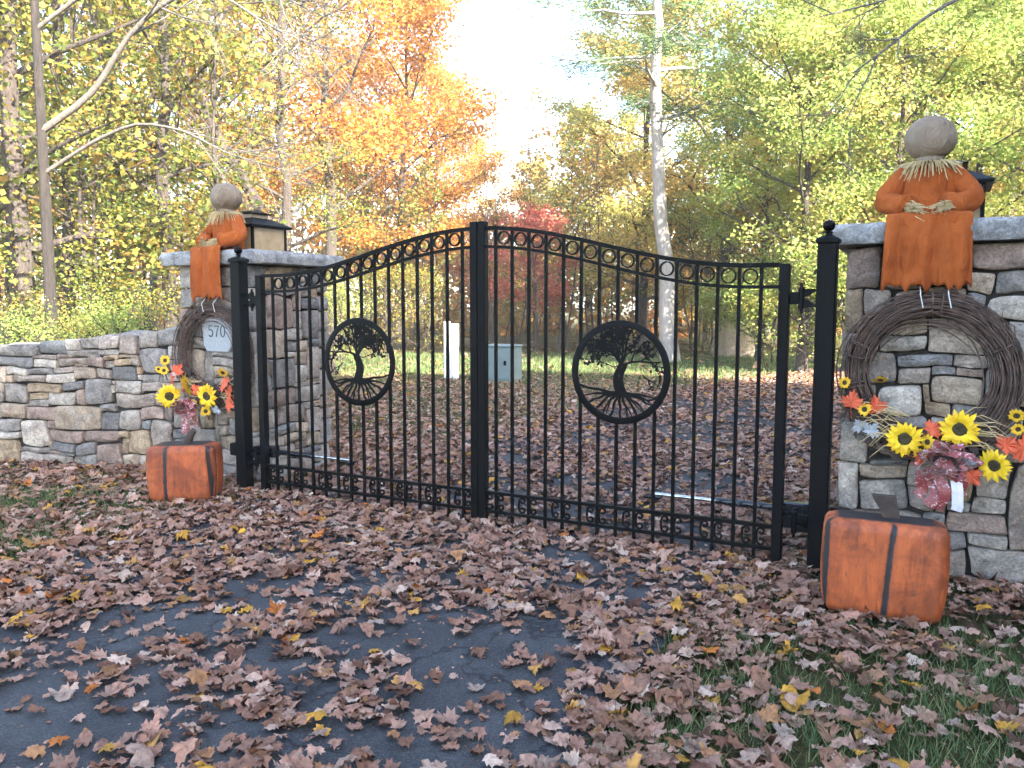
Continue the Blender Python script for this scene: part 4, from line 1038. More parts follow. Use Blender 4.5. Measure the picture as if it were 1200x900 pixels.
# =====================================================================
# TREES
# =====================================================================
def tubes_np(branches, sides):
    """branches = list of (pts Nx3, radii N); returns V, F(quads)"""
    VV, FF, base = [], [], 0
    for (pts, rad), sd in zip(branches, sides):
        pts = np.asarray(pts); N_ = len(pts); T = np.gradient(pts, axis=0); T /= np.linalg.norm(T, axis=1)[:, None]+1e-9
        ref = np.array([0, 0, 1.0]) if abs(T[0][2]) < .8 else np.array([1.0, 0, 0])
        A = np.cross(T, ref); A /= np.linalg.norm(A, axis=1)[:, None]+1e-9; B = np.cross(T, A)
        a = 2*np.pi*np.arange(sd)/sd
        ring = pts[:, None, :] + np.asarray(rad)[:, None, None]*(np.cos(a)[None, :, None]*A[:, None, :]+np.sin(a)[None, :, None]*B[:, None, :])
        VV.append(ring.reshape(-1, 3))
        i, k = np.meshgrid(np.arange(N_-1), np.arange(sd), indexing='ij'); k2 = (k+1) % sd
        FF.append(np.stack([i*sd+k, i*sd+k2, (i+1)*sd+k2, (i+1)*sd+k], -1).reshape(-1, 4)+base); base += N_*sd
    return np.concatenate(VV), np.concatenate(FF)
def leaves_np(C, rs, size, aspect=.7, updown=.5, rnd=None):
    n = len(C); d = rs.normal(size=(n, 3)); d[:, 2] *= updown; d /= np.linalg.norm(d, axis=1)[:, None]
    nr = rs.normal(size=(n, 3)); nr[:, 2] += .25; w = np.cross(d, nr); w /= np.linalg.norm(w, axis=1)[:, None]+1e-9
    L = (size*rs.uniform(.6, 1.25, n))[:, None]; up = np.cross(w, d)
    V = np.empty((n, 4, 3)); V[:, 0] = C-d*L*.5; V[:, 1] = C+w*L*aspect*.5+up*L*.10; V[:, 2] = C+d*L*.5; V[:, 3] = C-w*L*aspect*.5+up*L*.10
    F_ = np.arange(4*n).reshape(n, 4)
    r = rs.uniform(0, 1, n) if rnd is None else rnd
    return V.reshape(-1, 3), F_, np.repeat(np.clip(r, 0, 1), 4)
def wob(p0, p1, n, amp, rs, sag=0.0):
    t = np.linspace(0, 1, n)[:, None]; P_ = np.asarray(p0)*(1-t)+np.asarray(p1)*t
    P_ = P_+np.cumsum(rs.normal(size=(n, 3))*amp, axis=0)*np.array([1, 1, .5])*t**.5; P_[:, 2] -= sag*(t[:, 0]**2); return P_
def make_tree(seed, H, tr, base, cr, n_limb, n_leaf, leaf, up=.5, sig=.34, sub=5, lean=(0, 0), shape='round', pine=False, sparse=1.0):
    rs = np.random.RandomState(seed); br, sd = [], []
    tp = wob((0, 0, -.1), (lean[0], lean[1], H*.97), 14, H*.010, rs); tz = np.linspace(0, 1, 14)
    trad = tr*(1-.86*tz**.9); trad[0] *= 1.25; br.append((tp, trad)); sd.append(10)
    tips = []
    for i in range(n_limb):
        f = base/H+(1-base/H)*((i+.5)/n_limb)**.9*.97; z = f*H
        p0 = np.array([np.interp(z, tp[:, 2], tp[:, 0]), np.interp(z, tp[:, 2], tp[:, 1]), z]); g = (z-base)/(H-base)
        if shape == 'round': L = cr*(.55+.75*math.sin(math.pi*min(1, g*.85+.15)))*.85
        elif shape == 'cone': L = cr*(1.05-g)
        else: L = cr*(.8+.3*math.sin(3*g))
        L *= rs.uniform(.75, 1.2); a = i*2.399+rs.uniform(-.5, .5); el = up+rs.uniform(-.2, .25)+(.5*g if not pine else 0)
        p1 = p0+L*np.array([math.cos(a)*math.cos(el), math.sin(a)*math.cos(el), math.sin(el)])
        lp = wob(p0, p1, 7, L*.028, rs, L*(.10 if not pine else -.10)); r0 = max(.018, tr*.42*(1-f*.75)); br.append((lp, np.linspace(r0, .010, 7))); sd.append(5)
        for k in range(sub):
            u = .28+.72*(k+rs.uniform(.2, .8))/sub; q = np.array([np.interp(u, np.linspace(0, 1, 7), lp[:, c]) for c in range(3)])
            a2 = a+rs.choice([-1, 1])*rs.uniform(.5, 1.3); l2 = L*rs.uniform(.25, .5)*(1.15-u*.4); e2 = el+rs.uniform(-.5, .4)
            q1 = q+l2*np.array([math.cos(a2)*math.cos(e2), math.sin(a2)*math.cos(e2), math.sin(e2)]); sp = wob(q, q1, 5, l2*.04, rs, l2*.12)
            br.append((sp, np.linspace(max(.008, r0*.35), .004, 5))); sd.append(3)
            for w_ in (.35, .6, .85, 1.0): tips.append((sp[0]*(1-w_)+sp[-1]*w_, l2))
        tips.append((lp[-1], L*.3)); tips.append((lp[-2], L*.3))
    Vt, Ft = tubes_np(br, sd)
    T = np.array([t_[0] for t_ in tips]); keep = rs.uniform(size=len(T)) < sparse; T = T[keep]
    cl = rs.uniform(0, 1, len(T)); idx = rs.randint(0, len(T), n_leaf)
    C = T[idx]+rs.normal(size=(n_leaf, 3))*np.array([sig, sig, sig*.55])
    C[:, 2] = np.maximum(C[:, 2], .05)
    rnd = np.clip(cl[idx]*.62+rs.uniform(0, .38, n_leaf)-.08, 0, 1)
    Vl, Fl, rl = leaves_np(C, rs, leaf, .7 if not pine else .10, .5 if not pine else .35, rnd)
    return (Vt, Ft), (Vl, Fl, rl)
PROTO = {}
def proto(key, bark, leafmat, **kw):
    (Vt, Ft), (Vl, Fl, rl) = make_tree(**kw)
    PROTO[key] = (np_mesh(key+'_trunk', Vt, Ft, M[bark], smooth=True), np_mesh(key+'_crown', Vl, Fl, M[leafmat], rnd=rl))
proto('oakA', 'bark', 'f_orange', seed=1, H=13, tr=.20, base=2.6, cr=3.5, n_limb=24, n_leaf=24000, leaf=.125)
proto('oakB', 'bark', 'f_orange', seed=2, H=11, tr=.16, base=1.6, cr=3.1, n_limb=24, n_leaf=22000, leaf=.125, sparse=.85)
proto('yelA', 'bark', 'f_yellow', seed=3, H=13, tr=.20, base=1.4, cr=3.6, n_limb=28, n_leaf=30000, leaf=.120, up=.35, sig=.32, sparse=.62)
proto('yelB', 'bark', 'f_yellow', seed=4, H=10, tr=.15, base=.9, cr=3.2, n_limb=26, n_leaf=25000, leaf=.120, up=.3, sig=.30, sparse=.65)
proto('grnA', 'bark', 'f_green', seed=5, H=8.5, tr=.13, base=.5, cr=2.7, n_limb=28, n_leaf=30000, leaf=.092, up=.3, sig=.27, sparse=.62)
proto('wodA', 'bark', 'f_wood', seed=6, H=15, tr=.19, base=2.0, cr=2.6, n_limb=26, n_leaf=19000, leaf=.072, sig=.34, sparse=.6, lean=(.5, .2))
proto('wodB', 'bark', 'f_wood', seed=7, H=14, tr=.14, base=1.2, cr=2.2, n_limb=26, n_leaf=17000, leaf=.072, sig=.32, sparse=.55, lean=(-.6, .3))
proto('redA', 'bark', 'f_red', seed=8, H=4.2, tr=.06, base=.9, cr=1.5, n_limb=14, n_leaf=4200, leaf=.12, sig=.22)
proto('shrA', 'bark', 'f_green', seed=9, H=1.9, tr=.03, base=.12, cr=1.1, n_limb=14, n_leaf=3000, leaf=.055, sig=.20, up=.7, sparse=.7)
proto('shrB', 'bark', 'f_wood', seed=10, H=2.4, tr=.03, base=.15, cr=1.1, n_limb=14, n_leaf=2600, leaf=.055, sig=.22, up=.7, sparse=.7)
proto('sapA', 'bark', 'f_far', seed=11, H=6.5, tr=.045, base=1.6, cr=1.0, n_limb=12, n_leaf=800, leaf=.12, sig=.22, sub=3)
proto('sapB', 'bark', 'f_wood', seed=12, H=5.5, tr=.04, base=1.2, cr=.9, n_limb=12, n_leaf=700, leaf=.12, sig=.22, sub=3, lean=(.5, 0))
proto('pinA', 'bark_sunlit', 'f_pine', seed=13, H=17, tr=.235, lean=(-1.5, -.8), base=6.2, cr=3.0, n_limb=30, n_leaf=26000, leaf=.24, sig=.26, up=.05, shape='flat', pine=True)
proto('hedA', 'bark', 'f_dark', seed=14, H=14, tr=.22, base=.4, cr=3.2, n_limb=44, n_leaf=15000, leaf=.42, sig=.42, up=.1, shape='cone')
USED = set()
def tree(name, key, xy, label, group, s=1.0, rz=0.0, sz=None, mat=None):
    t = empty(name, (xy[0], xy[1], 0), rz); t.scale = (s, s, sz or s)
    tm, cm = PROTO[key]
    o = bpy.data.objects.new('trunk', tm); col.objects.link(o); o.parent = t
    o = bpy.data.objects.new('crown', cm); col.objects.link(o); o.parent = t
    if mat: o.material_slots[0].link = 'OBJECT'; o.material_slots[0].material = M[mat]
    tag(t, label, 'shrub' if 'shrub' in name else 'tree', group); return t
rt = random.Random(99)
LEFT = [(22, 13.2, 'wodA', 'thick dark trunked tree rising near the left edge'), (78, 15, 'wodB', 'slender leaning tree second from the left edge'),
        (140, 17, 'wodA', 'dark tree in the left wood above the middle of the wall'), (205, 14.5, 'wodB', 'slim tree just left of the left pillar'),
        (-70, 12.5, 'wodB', 'tree at the left edge, mostly out of view'), (262, 21, 'wodA', 'tree in the left wood behind the left scarecrow'),
        (332, 19, 'wodB', 'tree with straight dark trunk behind the left lantern'), (60, 21, 'wodA', 'tree deep in the left wood behind the leaning slender one'),
        (160, 24, 'wodA', 'tree deep in the left wood under the bare branches'), (-30, 19, 'wodA', 'deep wood tree at the far left edge')]
for px, d, k, lab in LEFT: tree('wood_tree', k, along(px, d), lab, 'turning trees behind the wall', rt.uniform(.92, 1.1), rt.uniform(0, 6.28))
ORA = [(392, 24, 'oakA', 'tall orange maple right of the left pillar'), (468, 29, 'oakB', 'orange maple bordering the bright sky gap'), (330, 29, 'oakA', 'orange maple behind the left lantern'),
       (250, 31, 'oakB', 'orange maple deep behind the left scarecrow'), (430, 36, 'oakA', 'far orange maple behind the left gate leaf'), (505, 40, 'oakB', 'far low orange maple left of the meeting stiles'), (556, 50, 'oakB', 'pale distant maple at the foot of the sky gap'), (180, 36, 'oakA', 'far orange maple in the left wood')]
for px, d, k, lab in ORA: tree('orange_maple', k, along(px, d), lab, 'orange maples', rt.uniform(.9, 1.1), rt.uniform(0, 6.28))
YEL = [(752, 31, 'yelA', 'yellow green tree left of the pale pine'), (845, 27, 'yelA', 'golden yellow tree right of the pale pine'), (950, 29, 'yelB', 'yellow tree behind the right gate post'),
       (1060, 25, 'yelA', 'yellow green tree behind the right scarecrow'), (1175, 22, 'yelB', 'golden tree above the right pillar at the edge'), (900, 37, 'yelA', 'far yellow tree between the pine and right post'),
       (1130, 35, 'yelA', 'far golden tree at the upper right'), (690, 42, 'yelB', 'far yellow tree bordering the sky gap on its right'), (770, 40, 'yelA', 'far yellow tree behind the pale pine'), (1290, 24, 'yelA', 'yellow green tree beyond the right edge'), (622, 52, 'yelB', 'pale distant yellow tree inside the sky gap'), (1010, 40, 'yelA', 'far yellow tree left of the right scarecrow head')]
for px, d, k, lab in YEL: tree('yellow_tree', k, along(px, d), lab, 'yellow green trees', rt.uniform(.92, 1.12), rt.uniform(0, 6.28), mat='f_gold' if px in (1175, 1130, 845, 1010, 668, 622) else None)
GRN = [(940, 19.0, 1.0, 'green tree behind the hinge side of the right gate leaf'), (1035, 18.5, .95, 'green tree left of the right scarecrow'), (1140, 19.5, 1.05, 'green tree right of the right scarecrow'), (890, 23, .85, 'smaller green tree behind the right leaf pickets'), (1250, 17.5, 1.0, 'green tree just beyond the right edge')]
for px, d, s_, lab in GRN: tree('green_tree', 'grnA', along(px, d), lab, 'green trees on the right', s_, rt.uniform(0, 6.28))
tree('pine_tree', 'pinA', along(786, 22.5), 'tall pine with sunlit pale trunk seen above the right gate leaf', 'pine', 1.0, 0)
tree('red_maple', 'redA', along(628, 27), 'small red maple behind the meeting stiles', 'red maples', 1.0, 1.0)
tree('red_maple', 'redA', along(575, 33), 'faint red maple just left of the meeting stiles', 'red maples', 1.1, 2.0)
SHR = [(20, 9.8, 'shrA', .60, 'green shrub behind the wall at the left edge'), (80, 10.2, 'shrB', .50, 'yellowish shrub behind the wall second from the left'), (135, 9.9, 'shrA', .62, 'green shrub behind the wall third from the left'), (182, 10.6, 'shrB', .62, 'yellowish shrub against the left pillar'),
       (45, 12.6, 'shrB', .62, 'taller shrub back in the left wood edge'), (110, 13.4, 'shrA', .7, 'taller green shrub back in the left wood'), (455, 21, 'shrB', .9, 'sunlit shrub behind the left medallion'), (400, 20, 'shrA', .8, 'green shrub left of the left medallion'), (490, 23, 'shrB', .9, 'shrub left of the white post'),
       (905, 21.5, 'shrA', 1.2, 'green shrub behind the right end of the gate'), (945, 18.6, 'shrA', 1.3, 'green bush between the right stile and post'), (990, 18.8, 'shrA', 1.3, 'green bush left of the right pillar'), (830, 24.5, 'shrA', .6, 'low green plant left of the boulder')]
for px, d, k, s_, lab in SHR: tree('leafy_shrub', k, along(px, d), lab, 'leafy shrubs', s_, rt.uniform(0, 6.28))
# thin saplings of the thicket seen through the gate
n_s = 0
for i in range(56):
    px = rt.uniform(395, 930); d = rt.uniform(26, 34)
    if 735 < px < 800 and d < 28: continue
    tree('thin_sapling', rt.choice(('sapA', 'sapB')), along(px, d), 'thin brown sapling in the thicket seen through the gate', 'saplings of the thicket', rt.uniform(.7, 1.15), rt.uniform(0, 6.28))
for i in range(16):
    px = rt.uniform(-20, 330); d = rt.uniform(13, 20)
    tree('thin_sapling', rt.choice(('sapA', 'sapB')), along(px, d), 'thin sapling among the trees of the left wood', 'saplings of the left wood', rt.uniform(.9, 1.3), rt.uniform(0, 6.28), mat='f_wood')
# tall evergreens on the sunny side, beside and behind the viewer: they shade the gate
HED = [(10.0, 9.0, .50), (9.6, 6.2, .62), (9.8, 3.4, .74), (9.6, .6, .85), (9.8, -2.2, .88), (9.4, -5.0, .90), (9.6, -7.8, .92), (9.0, -10.6, .97), (8.6, -13.4, 1.0), (12.4, 4.8, .74), (12.5, -1, .90), (12.4, -6.5, .95)]
for i, (x, y, s_) in enumerate(HED):
    tree('evergreen_tree', 'hedA', place(x, y), 'tall dark evergreen beside the drive, out of the photograph on the right', 'evergreens shading the gate', s_, i*1.3)

# ---- bare branches reaching in at the upper left and upper right
def bare_tree(name, xy, H, tr, limbs, label, seed):
    rs = np.random.RandomState(seed); br, sd = [], []
    t = empty(name, (xy[0], xy[1], 0)); tag(t, label, 'tree', 'bare trees')
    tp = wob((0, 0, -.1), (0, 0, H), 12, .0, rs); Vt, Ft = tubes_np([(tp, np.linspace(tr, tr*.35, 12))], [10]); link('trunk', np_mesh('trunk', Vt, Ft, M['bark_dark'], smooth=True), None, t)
    for pts, r0, twigs in limbs:
        br, sd = [], []
        P0 = np.array(pts, dtype=float)-np.array([xy[0], xy[1], 0]); P0[0][:2] = 0; P0[0][2] -= .15; tt = np.linspace(0, len(P0)-1, 16)
        lp = np.stack([np.interp(tt, np.arange(len(P0)), P0[:, c]) for c in range(3)], 1); lp[1:-1] = (lp[:-2]+2*lp[1:-1]+lp[2:])/4
        br.append((lp, np.linspace(r0, r0*.22, 16))); sd.append(6)
        def twig(p, d, l, r, dep):
            d = d/np.linalg.norm(d); q = p+d*l; ar = wob(p, q, 6, l*.022, rs); ar[:, 2] += .12*l*np.linspace(0, 1, 6)**2; br.append((ar, np.linspace(r, r*.35, 6))); sd.append(4 if dep < 2 else 3)
            if dep < 3:
                for k in range(4 if dep < 2 else 3):
                    u = rs.uniform(.25, 1); p2 = p*(1-u)+q*u; nd = d+rs.normal(size=3)*np.array([.5, .5, .45]); twig(p2, nd, l*rs.uniform(.4, .62), r*.55, dep+1)
        for k in range(twigs):
            u = rs.uniform(.45, 1.0); i = int(u*15); d = lp[min(15, i+1)]-lp[max(0, i-1)]; d = d/np.linalg.norm(d); twig(lp[i], d+rs.normal(size=3)*.5, rs.uniform(.7, 1.3), r0*.30, 0)
        Vb, Fb = tubes_np(br, sd); link('limb', np_mesh('limb', Vb, Fb, M['bark_bare'], smooth=True), None, t)
    return t
def P3(px, py, d):
    r = view_ray(px, py); k = d/((r[0]*FWD[0]+r[1]*FWD[1])); return (CAMX+r[0]*k, CAMY+r[1]*k, CAMH+r[2]*k)
q = along(62, 11.2)
bare_tree('bare_tree', q, 9.0, .085, [([P3(62, 140, 11.2), P3(110, 110, 11.1), P3(150, 40, 10.9), P3(205, -8, 10.7), P3(300, -20, 10.4), P3(380, 20, 10.2)], .048, 9),
                                     ([P3(62, 190, 11.2), P3(110, 165, 11.0), P3(160, 143, 10.8), P3(215, 152, 10.6), P3(265, 180, 10.4), P3(320, 195, 10.2)], .028, 9),
                                     ([P3(62, 20, 11.2), P3(140, -40, 11.0), P3(240, -20, 10.6), P3(330, 40, 10.3), P3(400, 60, 10.0)], .030, 12)],
          'bare limbed tree with pale leafless twigs at the upper left', 5)
q = along(1300, 10.5)
bare_tree('bare_tree', q, 8.0, .14, [([P3(1300, -20, 10.5), P3(1180, -30, 10.2), P3(1090, 15, 10.0), P3(1035, 60, 9.9), P3(1000, 85, 9.8)], .035, 4), ([P3(1300, -60, 10.5), P3(1130, -50, 10.0), P3(1040, 0, 9.8), P3(960, 20, 9.6)], .03, 3)],
          'leafless dark branch crossing the upper right corner', 6)
# fallen leaning trunk in the left wood
mb = MB(); a_, b_ = P3(222, 100, 17), P3(305, 245, 17.5); c_ = along(390, 18.2)
mb.tube([(c_[0], c_[1], 0), b_, a_, P3(190, 20, 16.6)], [.13, .12, .09, .05], 8); tag(mb.build('leaning_trunk', M['bark'], None, smooth=True), 'dark dead trunk leaning left above the left scarecrow', 'tree trunk')

# ---- the wood beyond, one mass
rs = np.random.RandomState(77); C = []; 
for i in range(1500):
    px = rs.uniform(-250, 1450); d = rs.uniform(38, 62)
    gap = math.exp(-((px-590)/75.0)**2); top = (9.5+3.0*math.sin(px*.021)+2*math.sin(px*.05+1))*(1-.50*gap)
    z = rs.uniform(.02, 1)**1.15*top; p = along(px, d); n = 62
    C.append(np.array([p[0], p[1], z])+rs.normal(size=(n, 3))*np.array([.9, .9, .55]))
C = np.concatenate(C); C[:, 2] = np.maximum(C[:, 2], .1); cr = np.repeat(rs.uniform(0, .8, 1500), 62)+rs.uniform(0, .2, len(C))
Vl, Fl, rl = leaves_np(C, rs, .32, .75, .5, cr); far = link('distant_woodland', np_mesh('distant_woodland', Vl, Fl, M['f_far'], rnd=rl)); tag(far, 'hazy mass of far autumn woodland behind the clearing', 'woodland', kind='stuff')
br = []
for i in range(170):
    px = rs.uniform(-250, 1450); p = along(px, rs.uniform(40, 60)); h = rs.uniform(5, 10)*(1-.4*math.exp(-((px-590)/75.0)**2)); br.append((wob((p[0], p[1], -.1), (p[0]+rs.normal()*.4, p[1], h), 6, .05, rs), np.linspace(rs.uniform(.06, .16), .03, 6)))
Vt, Ft = tubes_np(br, [5]*len(br)); o = link('distant_trunks', np_mesh('distant_trunks', Vt, Ft, M['bark'], smooth=True)); tag(o, 'many thin far trunks under the distant woodland', 'woodland', kind='stuff')

# =====================================================================
# GRASS AND FALLEN LEAVES
# =====================================================================
def vnoise(x, y, s, seed):
    """smooth value noise, vectorised"""
    r = np.random.RandomState(seed); G = r.uniform(0, 1, (64, 64)); X, Y = x*s+1000, y*s+1000
    i, j = np.floor(X).astype(int), np.floor(Y).astype(int); fx, fy = X-i, Y-j; fx = fx*fx*(3-2*fx); fy = fy*fy*(3-2*fy)
    g = lambda a, b_: G[a % 64, b_ % 64]
    return (g(i, j)*(1-fx)+g(i+1, j)*fx)*(1-fy)+(g(i, j+1)*(1-fx)+g(i+1, j+1)*fx)*fy
def on_drive(x, y):
    off = np.where(y < 2, 0, .012*(y-2)**2); return (x > -2.0+off+.05*np.sin(y*1.7)) & (x < 1.82+off+.05*np.sin(y*2.1+2))
def blocked(x, y):
    b_ = (np.abs(np.abs(x-.03)-2.80) < .5) & (y > .22) & (y < 1.18)
    s = (x-WALL_A[0])*math.cos(wang)+(y-WALL_A[1])*math.sin(wang); n = -(x-WALL_A[0])*math.sin(wang)+(y-WALL_A[1])*math.cos(wang)
    b_ |= (s > -.1) & (s < wlen) & (n > -.01) & (n < .55)
    b_ |= (np.abs(x-2.62) < .25) & (np.abs(y+.54) < .12); b_ |= (np.abs(x+2.40) < .18) & (np.abs(y+.47) < .16)
    return b_
BARE = [(60, 800, .36), (140, 765, .26), (20, 850, .34), (120, 850, .30), (235, 735, .26), (180, 800, .2), (330, 690, .20), (345, 655, .16), (300, 720, .18), (560, 765, .36), (620, 820, .38), (560, 860, .33), (480, 755, .22), (545, 900, .25),
        (680, 690, .22), (725, 705, .22), (640, 735, .22), (650, 655, .22), (700, 655, .18), (430, 690, .14), (400, 640, .12), (270, 860, .15), (420, 880, .16), (360, 830, .12),
        (620, 545, .28), (755, 548, .32), (600, 585, .2), (690, 600, .3), (720, 625, .22), (860, 480, .4), (640, 612, .2), (740, 600, .2)]
BG = [(*ground_at(a, b_), r) for a, b_, r in BARE]
GRASSY = [(60, 590, .5), (160, 600, .35), (100, 640, .35), (215, 640, .25), (30, 640, .35), (740, 830, .22), (830, 750, .20), (690, 880, .18), (930, 800, .35), (1010, 810, .25), (860, 800, .2), (820, 870, .3), (960, 870, .35), (1100, 830, .3), (1180, 800, .3), (1130, 880, .35), (1050, 870, .25)]
GG = [(*ground_at(a, b_), r) for a, b_, r in GRASSY]
def cover(x, y):
    dr = on_drive(x, y); nz = .6*vnoise(x, y, 2.1, 1)+.4*vnoise(x, y, 5.3, 2)
    c = np.where(dr, np.clip(.36+2.6*(nz-.36), .14, 1.0), np.clip(.74+1.3*(nz-.42), .25, 1.0))
    hole = np.zeros_like(x)
    for bx, by, r in BG: hole = np.maximum(hole, np.exp(-(((x-bx)**2+(y-by)**2)/r**2)**1.5))
    c = np.where(dr, c*(1-.86*hole), c)
    near_gate = np.exp(-((y+.35)/.8)**2)*(x < 1.2); c = np.where(dr, np.clip(c+.45*near_gate*(1-.8*hole), 0, 1), c)
    hole = np.zeros_like(x)
    for bx, by, r in GG: hole = np.maximum(hole, np.exp(-((x-bx)**2+(y-by)**2)/r**2))
    c = np.where(dr, c, c*(1-.68*hole))
    eo = np.where(y < 2, 0, .012*(y-2)**2); edge = np.exp(-((x-1.82-eo)/.28)**2)+np.exp(-((x+2.0-eo)/.35)**2); c = np.clip(c+.6*edge, 0, 1)
    left = (~dr) & (x < -1.9) & (y < .5); c = np.where(left, c*.75, c)
    return c
rs = np.random.RandomState(5)
def sample(d0, d1, dens, keepf):
    """random spots over the wedge of ground between two distances from the viewer"""
    area = .75*2*(d1*d1-d0*d0)/2; n = int(area*dens)
    d = np.sqrt(rs.uniform(d0*d0, d1*d1, n)); x = rs.uniform(-.75, .75, n)*d
    X = CAMX+x*RGT[0]+d*FWD[0]; Y = CAMY+x*RGT[1]+d*FWD[1]
    k = keepf(X, Y) & ~blocked(X, Y); return X[k], Y[k], d[k], x[k]
TINTS = np.array([(.30, .170, .125), (.36, .225, .175), (.42, .295, .24), (.23, .120, .080), (.33, .185, .140), (.13, .060, .040), (.37, .235, .185), (.28, .145, .095), (.48, .37, .31), (.34, .175, .085), (.50, .27, .04), (.46, .15, .03), (.42, .23, .07)])*np.array([1.03, .97, .90])
TW = np.array([5, 5, 3.5, 4, 5, 2.2, 4, 3, 1.6, 1.3, .75, .35, .6]); TW = TW/TW.sum()
ML_XY = np.array(MAPLE); NL = len(MAPLE)
def litter(X, Y, lift, size, simple_leaf=False):
    n = len(X); P_ = ML_XY if not simple_leaf else ML_XY[[0, 2, 4, 6, 10, 12, 14, 18, 20, 22]]
    m = len(P_); s = size*np.clip(rs.normal(.95, .25, n), .45, 1.5); a = rs.uniform(0, 2*np.pi, n)
    lx = np.concatenate([[0], P_[:, 0]]); ly = np.concatenate([[0], P_[:, 1]]); rr = lx**2+ly**2
    k1 = np.clip(rs.normal(.1, .5, n), -.7, .8); ax = rs.uniform(0, 6.28, n); k2 = np.clip(rs.normal(0, .7, n), -1.0, 1.1)
    asp = rs.uniform(.75, 1.1, n)
    th = np.arctan2(ly-.1, lx); ex, ey = .30*np.cos(th), .1+.42*np.sin(th); ex[0] = ey[0] = 0
    bl = np.where(rs.uniform(size=n) < .35, rs.uniform(.35, 1.0, n), rs.uniform(0, .25, n))[:, None]
    x0 = (lx[None, :]*(1-bl)+ex[None, :]*bl)*asp[:, None]; y0 = ly[None, :]*(1-bl)+ey[None, :]*bl
    u = x0*np.cos(ax)[:, None]+y0*np.sin(ax)[:, None]; rr = (x0**2+y0**2)
    z0 = k1[:, None]*rr*1.2+k2[:, None]*u*u*1.3+rs.normal(0, .05, (n, m+1))
    # shrink across the curl so a rolled leaf keeps its length
    tx, ty = np.clip(rs.normal(0, .17, n), -.35, .35), np.clip(rs.normal(0, .17, n), -.35, .35)
    z0 = z0+tx[:, None]*x0+ty[:, None]*y0; z0 = z0-z0.min(1)[:, None]*.92
    x1 = x0*np.cos(a)[:, None]-y0*np.sin(a)[:, None]; y1 = x0*np.sin(a)[:, None]+y0*np.cos(a)[:, None]
    V = np.stack([X[:, None]+x1*s[:, None], Y[:, None]+y1*s[:, None], .014+lift[:, None]+z0*s[:, None]], -1)
    i = np.arange(m); F1 = np.stack([np.zeros(m, int), 1+i, 1+(i+1) % m], -1)
    F_ = (F1[None]+(np.arange(n)*(m+1))[:, None, None]).reshape(-1, 3)
    c = TINTS[rs.choice(len(TINTS), n, p=TW)]*rs.uniform(.60, 1.2, (n, 1))
    return V, F_, c, m+1
acc = lambda X, Y: rs.uniform(size=len(X)) < cover(X, Y)
X1, Y1, D1, L1 = sample(1.6, 9.0, 560, acc); o_ = np.argsort(D1); X1, Y1, D1, L1 = X1[o_], Y1[o_], D1[o_], L1[o_]
lift1 = rs.uniform(0, .030, len(X1))*np.clip(cover(X1, Y1)*1.3, .1, 1)
V1, F1, c1, m1 = litter(X1, Y1, lift1, .086)
# the 300 nearest in view: single leaves
vis = np.where((np.abs(L1) < D1*.60) & (D1 > 2.25))[0]; order = vis[:300]; single = np.zeros(len(X1), bool); single[order] = True
drv = on_drive(X1, Y1)
fl = (np.stack([np.zeros(NL, int), 1+np.arange(NL), 1+(np.arange(NL)+1) % NL], -1)).tolist()
for i in order:
    v = V1[i].copy(); c = v[0].copy(); me = bpy.data.meshes.new('fallen_leaf'); me.from_pydata((v-c).tolist(), [], fl); me.materials.append(M['litter_one']); me.update()
    o = link('fallen_leaf', me, None, drive if drv[i] else lawn, tuple(c)); o.color = (*c1[i], 1)
rest = np.where(~single)[0]
V = V1[rest].reshape(-1, 3); n = len(rest)
F_ = (np.stack([np.zeros(NL, int), 1+np.arange(NL), 1+(np.arange(NL)+1) % NL], -1)[None]+(np.arange(n)*m1)[:, None, None]).reshape(-1, 3)
Cc = np.repeat(c1[rest], m1, 0)
X2, Y2, D2, L2 = sample(9.0, 18.5, 480, lambda X, Y: acc(X, Y) & (on_drive(X, Y) | (rs.uniform(size=len(X)) > ((X-CAMX)*FWD[0]+(Y-CAMY)*FWD[1]-13)/6))); V2, F2, c2, m2 = litter(X2, Y2, rs.uniform(0, .025, len(X2)), .072, True)
far_keep = lambda X, Y: rs.uniform(size=len(X)) < cover(X, Y)*np.where(on_drive(X, Y), .6, .10)
X3, Y3, D3, L3 = sample(18.5, 34, 26, far_keep); V3, F3, c3, m3 = litter(X3, Y3, rs.uniform(0, .03, len(X3)), .16, True)
X4, Y4, D4, L4 = sample(1.8, 8.5, 90, lambda X, Y: rs.uniform(size=len(X)) < .9); V4, F4, c4, m4 = litter(X4, Y4, np.zeros(len(X4)), .020, True)
V3 = np.concatenate([V3, V4]); F3 = np.concatenate([F3, F4+(len(V3)-len(V4))*m4]); c3 = np.concatenate([c3, c4])
Vn = np.concatenate([V, V2.reshape(-1, 3), V3.reshape(-1, 3)]); Fn = np.concatenate([F_, F2+len(V), F3+len(V)+V2.shape[0]*m2]); Cn = np.concatenate([Cc, np.repeat(c2, m2, 0), np.repeat(c3, m3, 0)])
lit = link('fallen_leaves', np_mesh('fallen_leaves', Vn, Fn, M['litter'], colr=Cn)); tag(lit, 'carpet of fallen brown maple leaves over drive and lawn', 'leaf litter', kind='stuff')
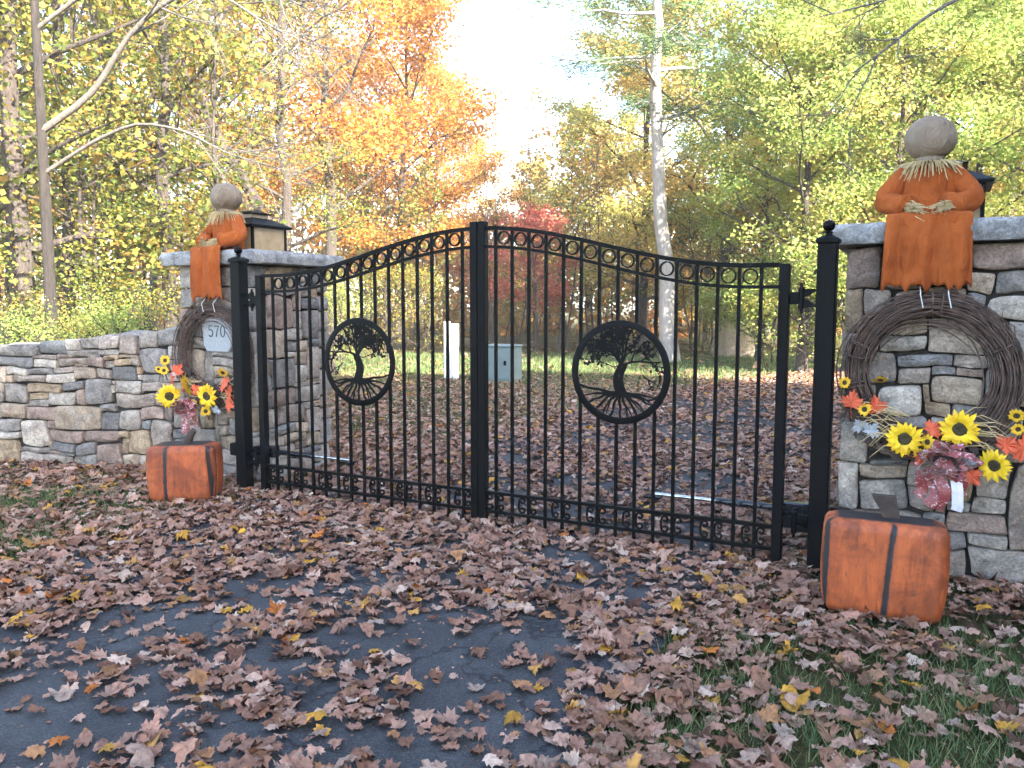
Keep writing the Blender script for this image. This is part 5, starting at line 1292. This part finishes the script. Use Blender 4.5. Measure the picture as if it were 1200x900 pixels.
# grass
def gkeep(X, Y):
    w = np.full(len(X), .28)
    for bx, by, r in GG: w = np.maximum(w, 1.1*np.exp(-((X-bx)**2+(Y-by)**2)/(1.3*r)**2))
    return (~on_drive(X, Y) | ~on_drive(X+.22*(vnoise(X, Y, 4.0, 3)-.5), Y)) & (rs.uniform(size=len(X)) < w*np.clip(.2+1.5*vnoise(X, Y, 3.1, 9), 0, 1))
Xg, Yg, Dg, Lg = sample(1.8, 9.5, 2600, gkeep); Xh, Yh, Dh, Lh = sample(9.5, 26, 160, lambda X, Y: ~on_drive(X, Y))
X, Y = np.concatenate([Xg, Xh]), np.concatenate([Yg, Yh]); n = len(X); wd = np.concatenate([np.full(len(Xg), .0028), np.full(len(Xh), .011)])
h = rs.uniform(.030, .095, n)*np.where(np.arange(n) < len(Xg), 1, 1.3); a = rs.uniform(0, 6.28, n); lx, ly = rs.normal(0, .5, n)*h, rs.normal(0, .5, n)*h
V = np.empty((n, 3, 3)); V[:, 0] = np.stack([X-np.cos(a)*wd, Y-np.sin(a)*wd, np.zeros(n)], -1); V[:, 1] = np.stack([X+np.cos(a)*wd, Y+np.sin(a)*wd, np.zeros(n)], -1); V[:, 2] = np.stack([X+lx, Y+ly, h], -1)
gr = link('grass', np_mesh('grass', V.reshape(-1, 3), np.arange(3*n).reshape(n, 3), M['grass'], rnd=np.repeat(rs.uniform(0, 1, n), 3))); tag(gr, 'short green grass showing between the fallen leaves', 'grass', kind='stuff')


# thin haze volume added to wash out and lift the background
mb = MB(); mb.box((0, 0, 10.5), (444, 444, 23.0)); m_ = bpy.data.materials.new('added pale haze'); m_.use_nodes = True; N_h = m_.node_tree.nodes; N_h.remove(N_h['Principled BSDF'])
pv = N_h.new('ShaderNodeVolumePrincipled'); pv.inputs['Color'].default_value = (1.0, .98, .93, 1); pv.inputs['Density'].default_value = 0.0014; pv.inputs['Anisotropy'].default_value = 0.0
m_.node_tree.links.new(pv.outputs[0], N_h['Material Output'].inputs['Volume'])
tag(mb.build('haze', m_), 'thin haze added to lift the background', 'haze', kind='stuff')
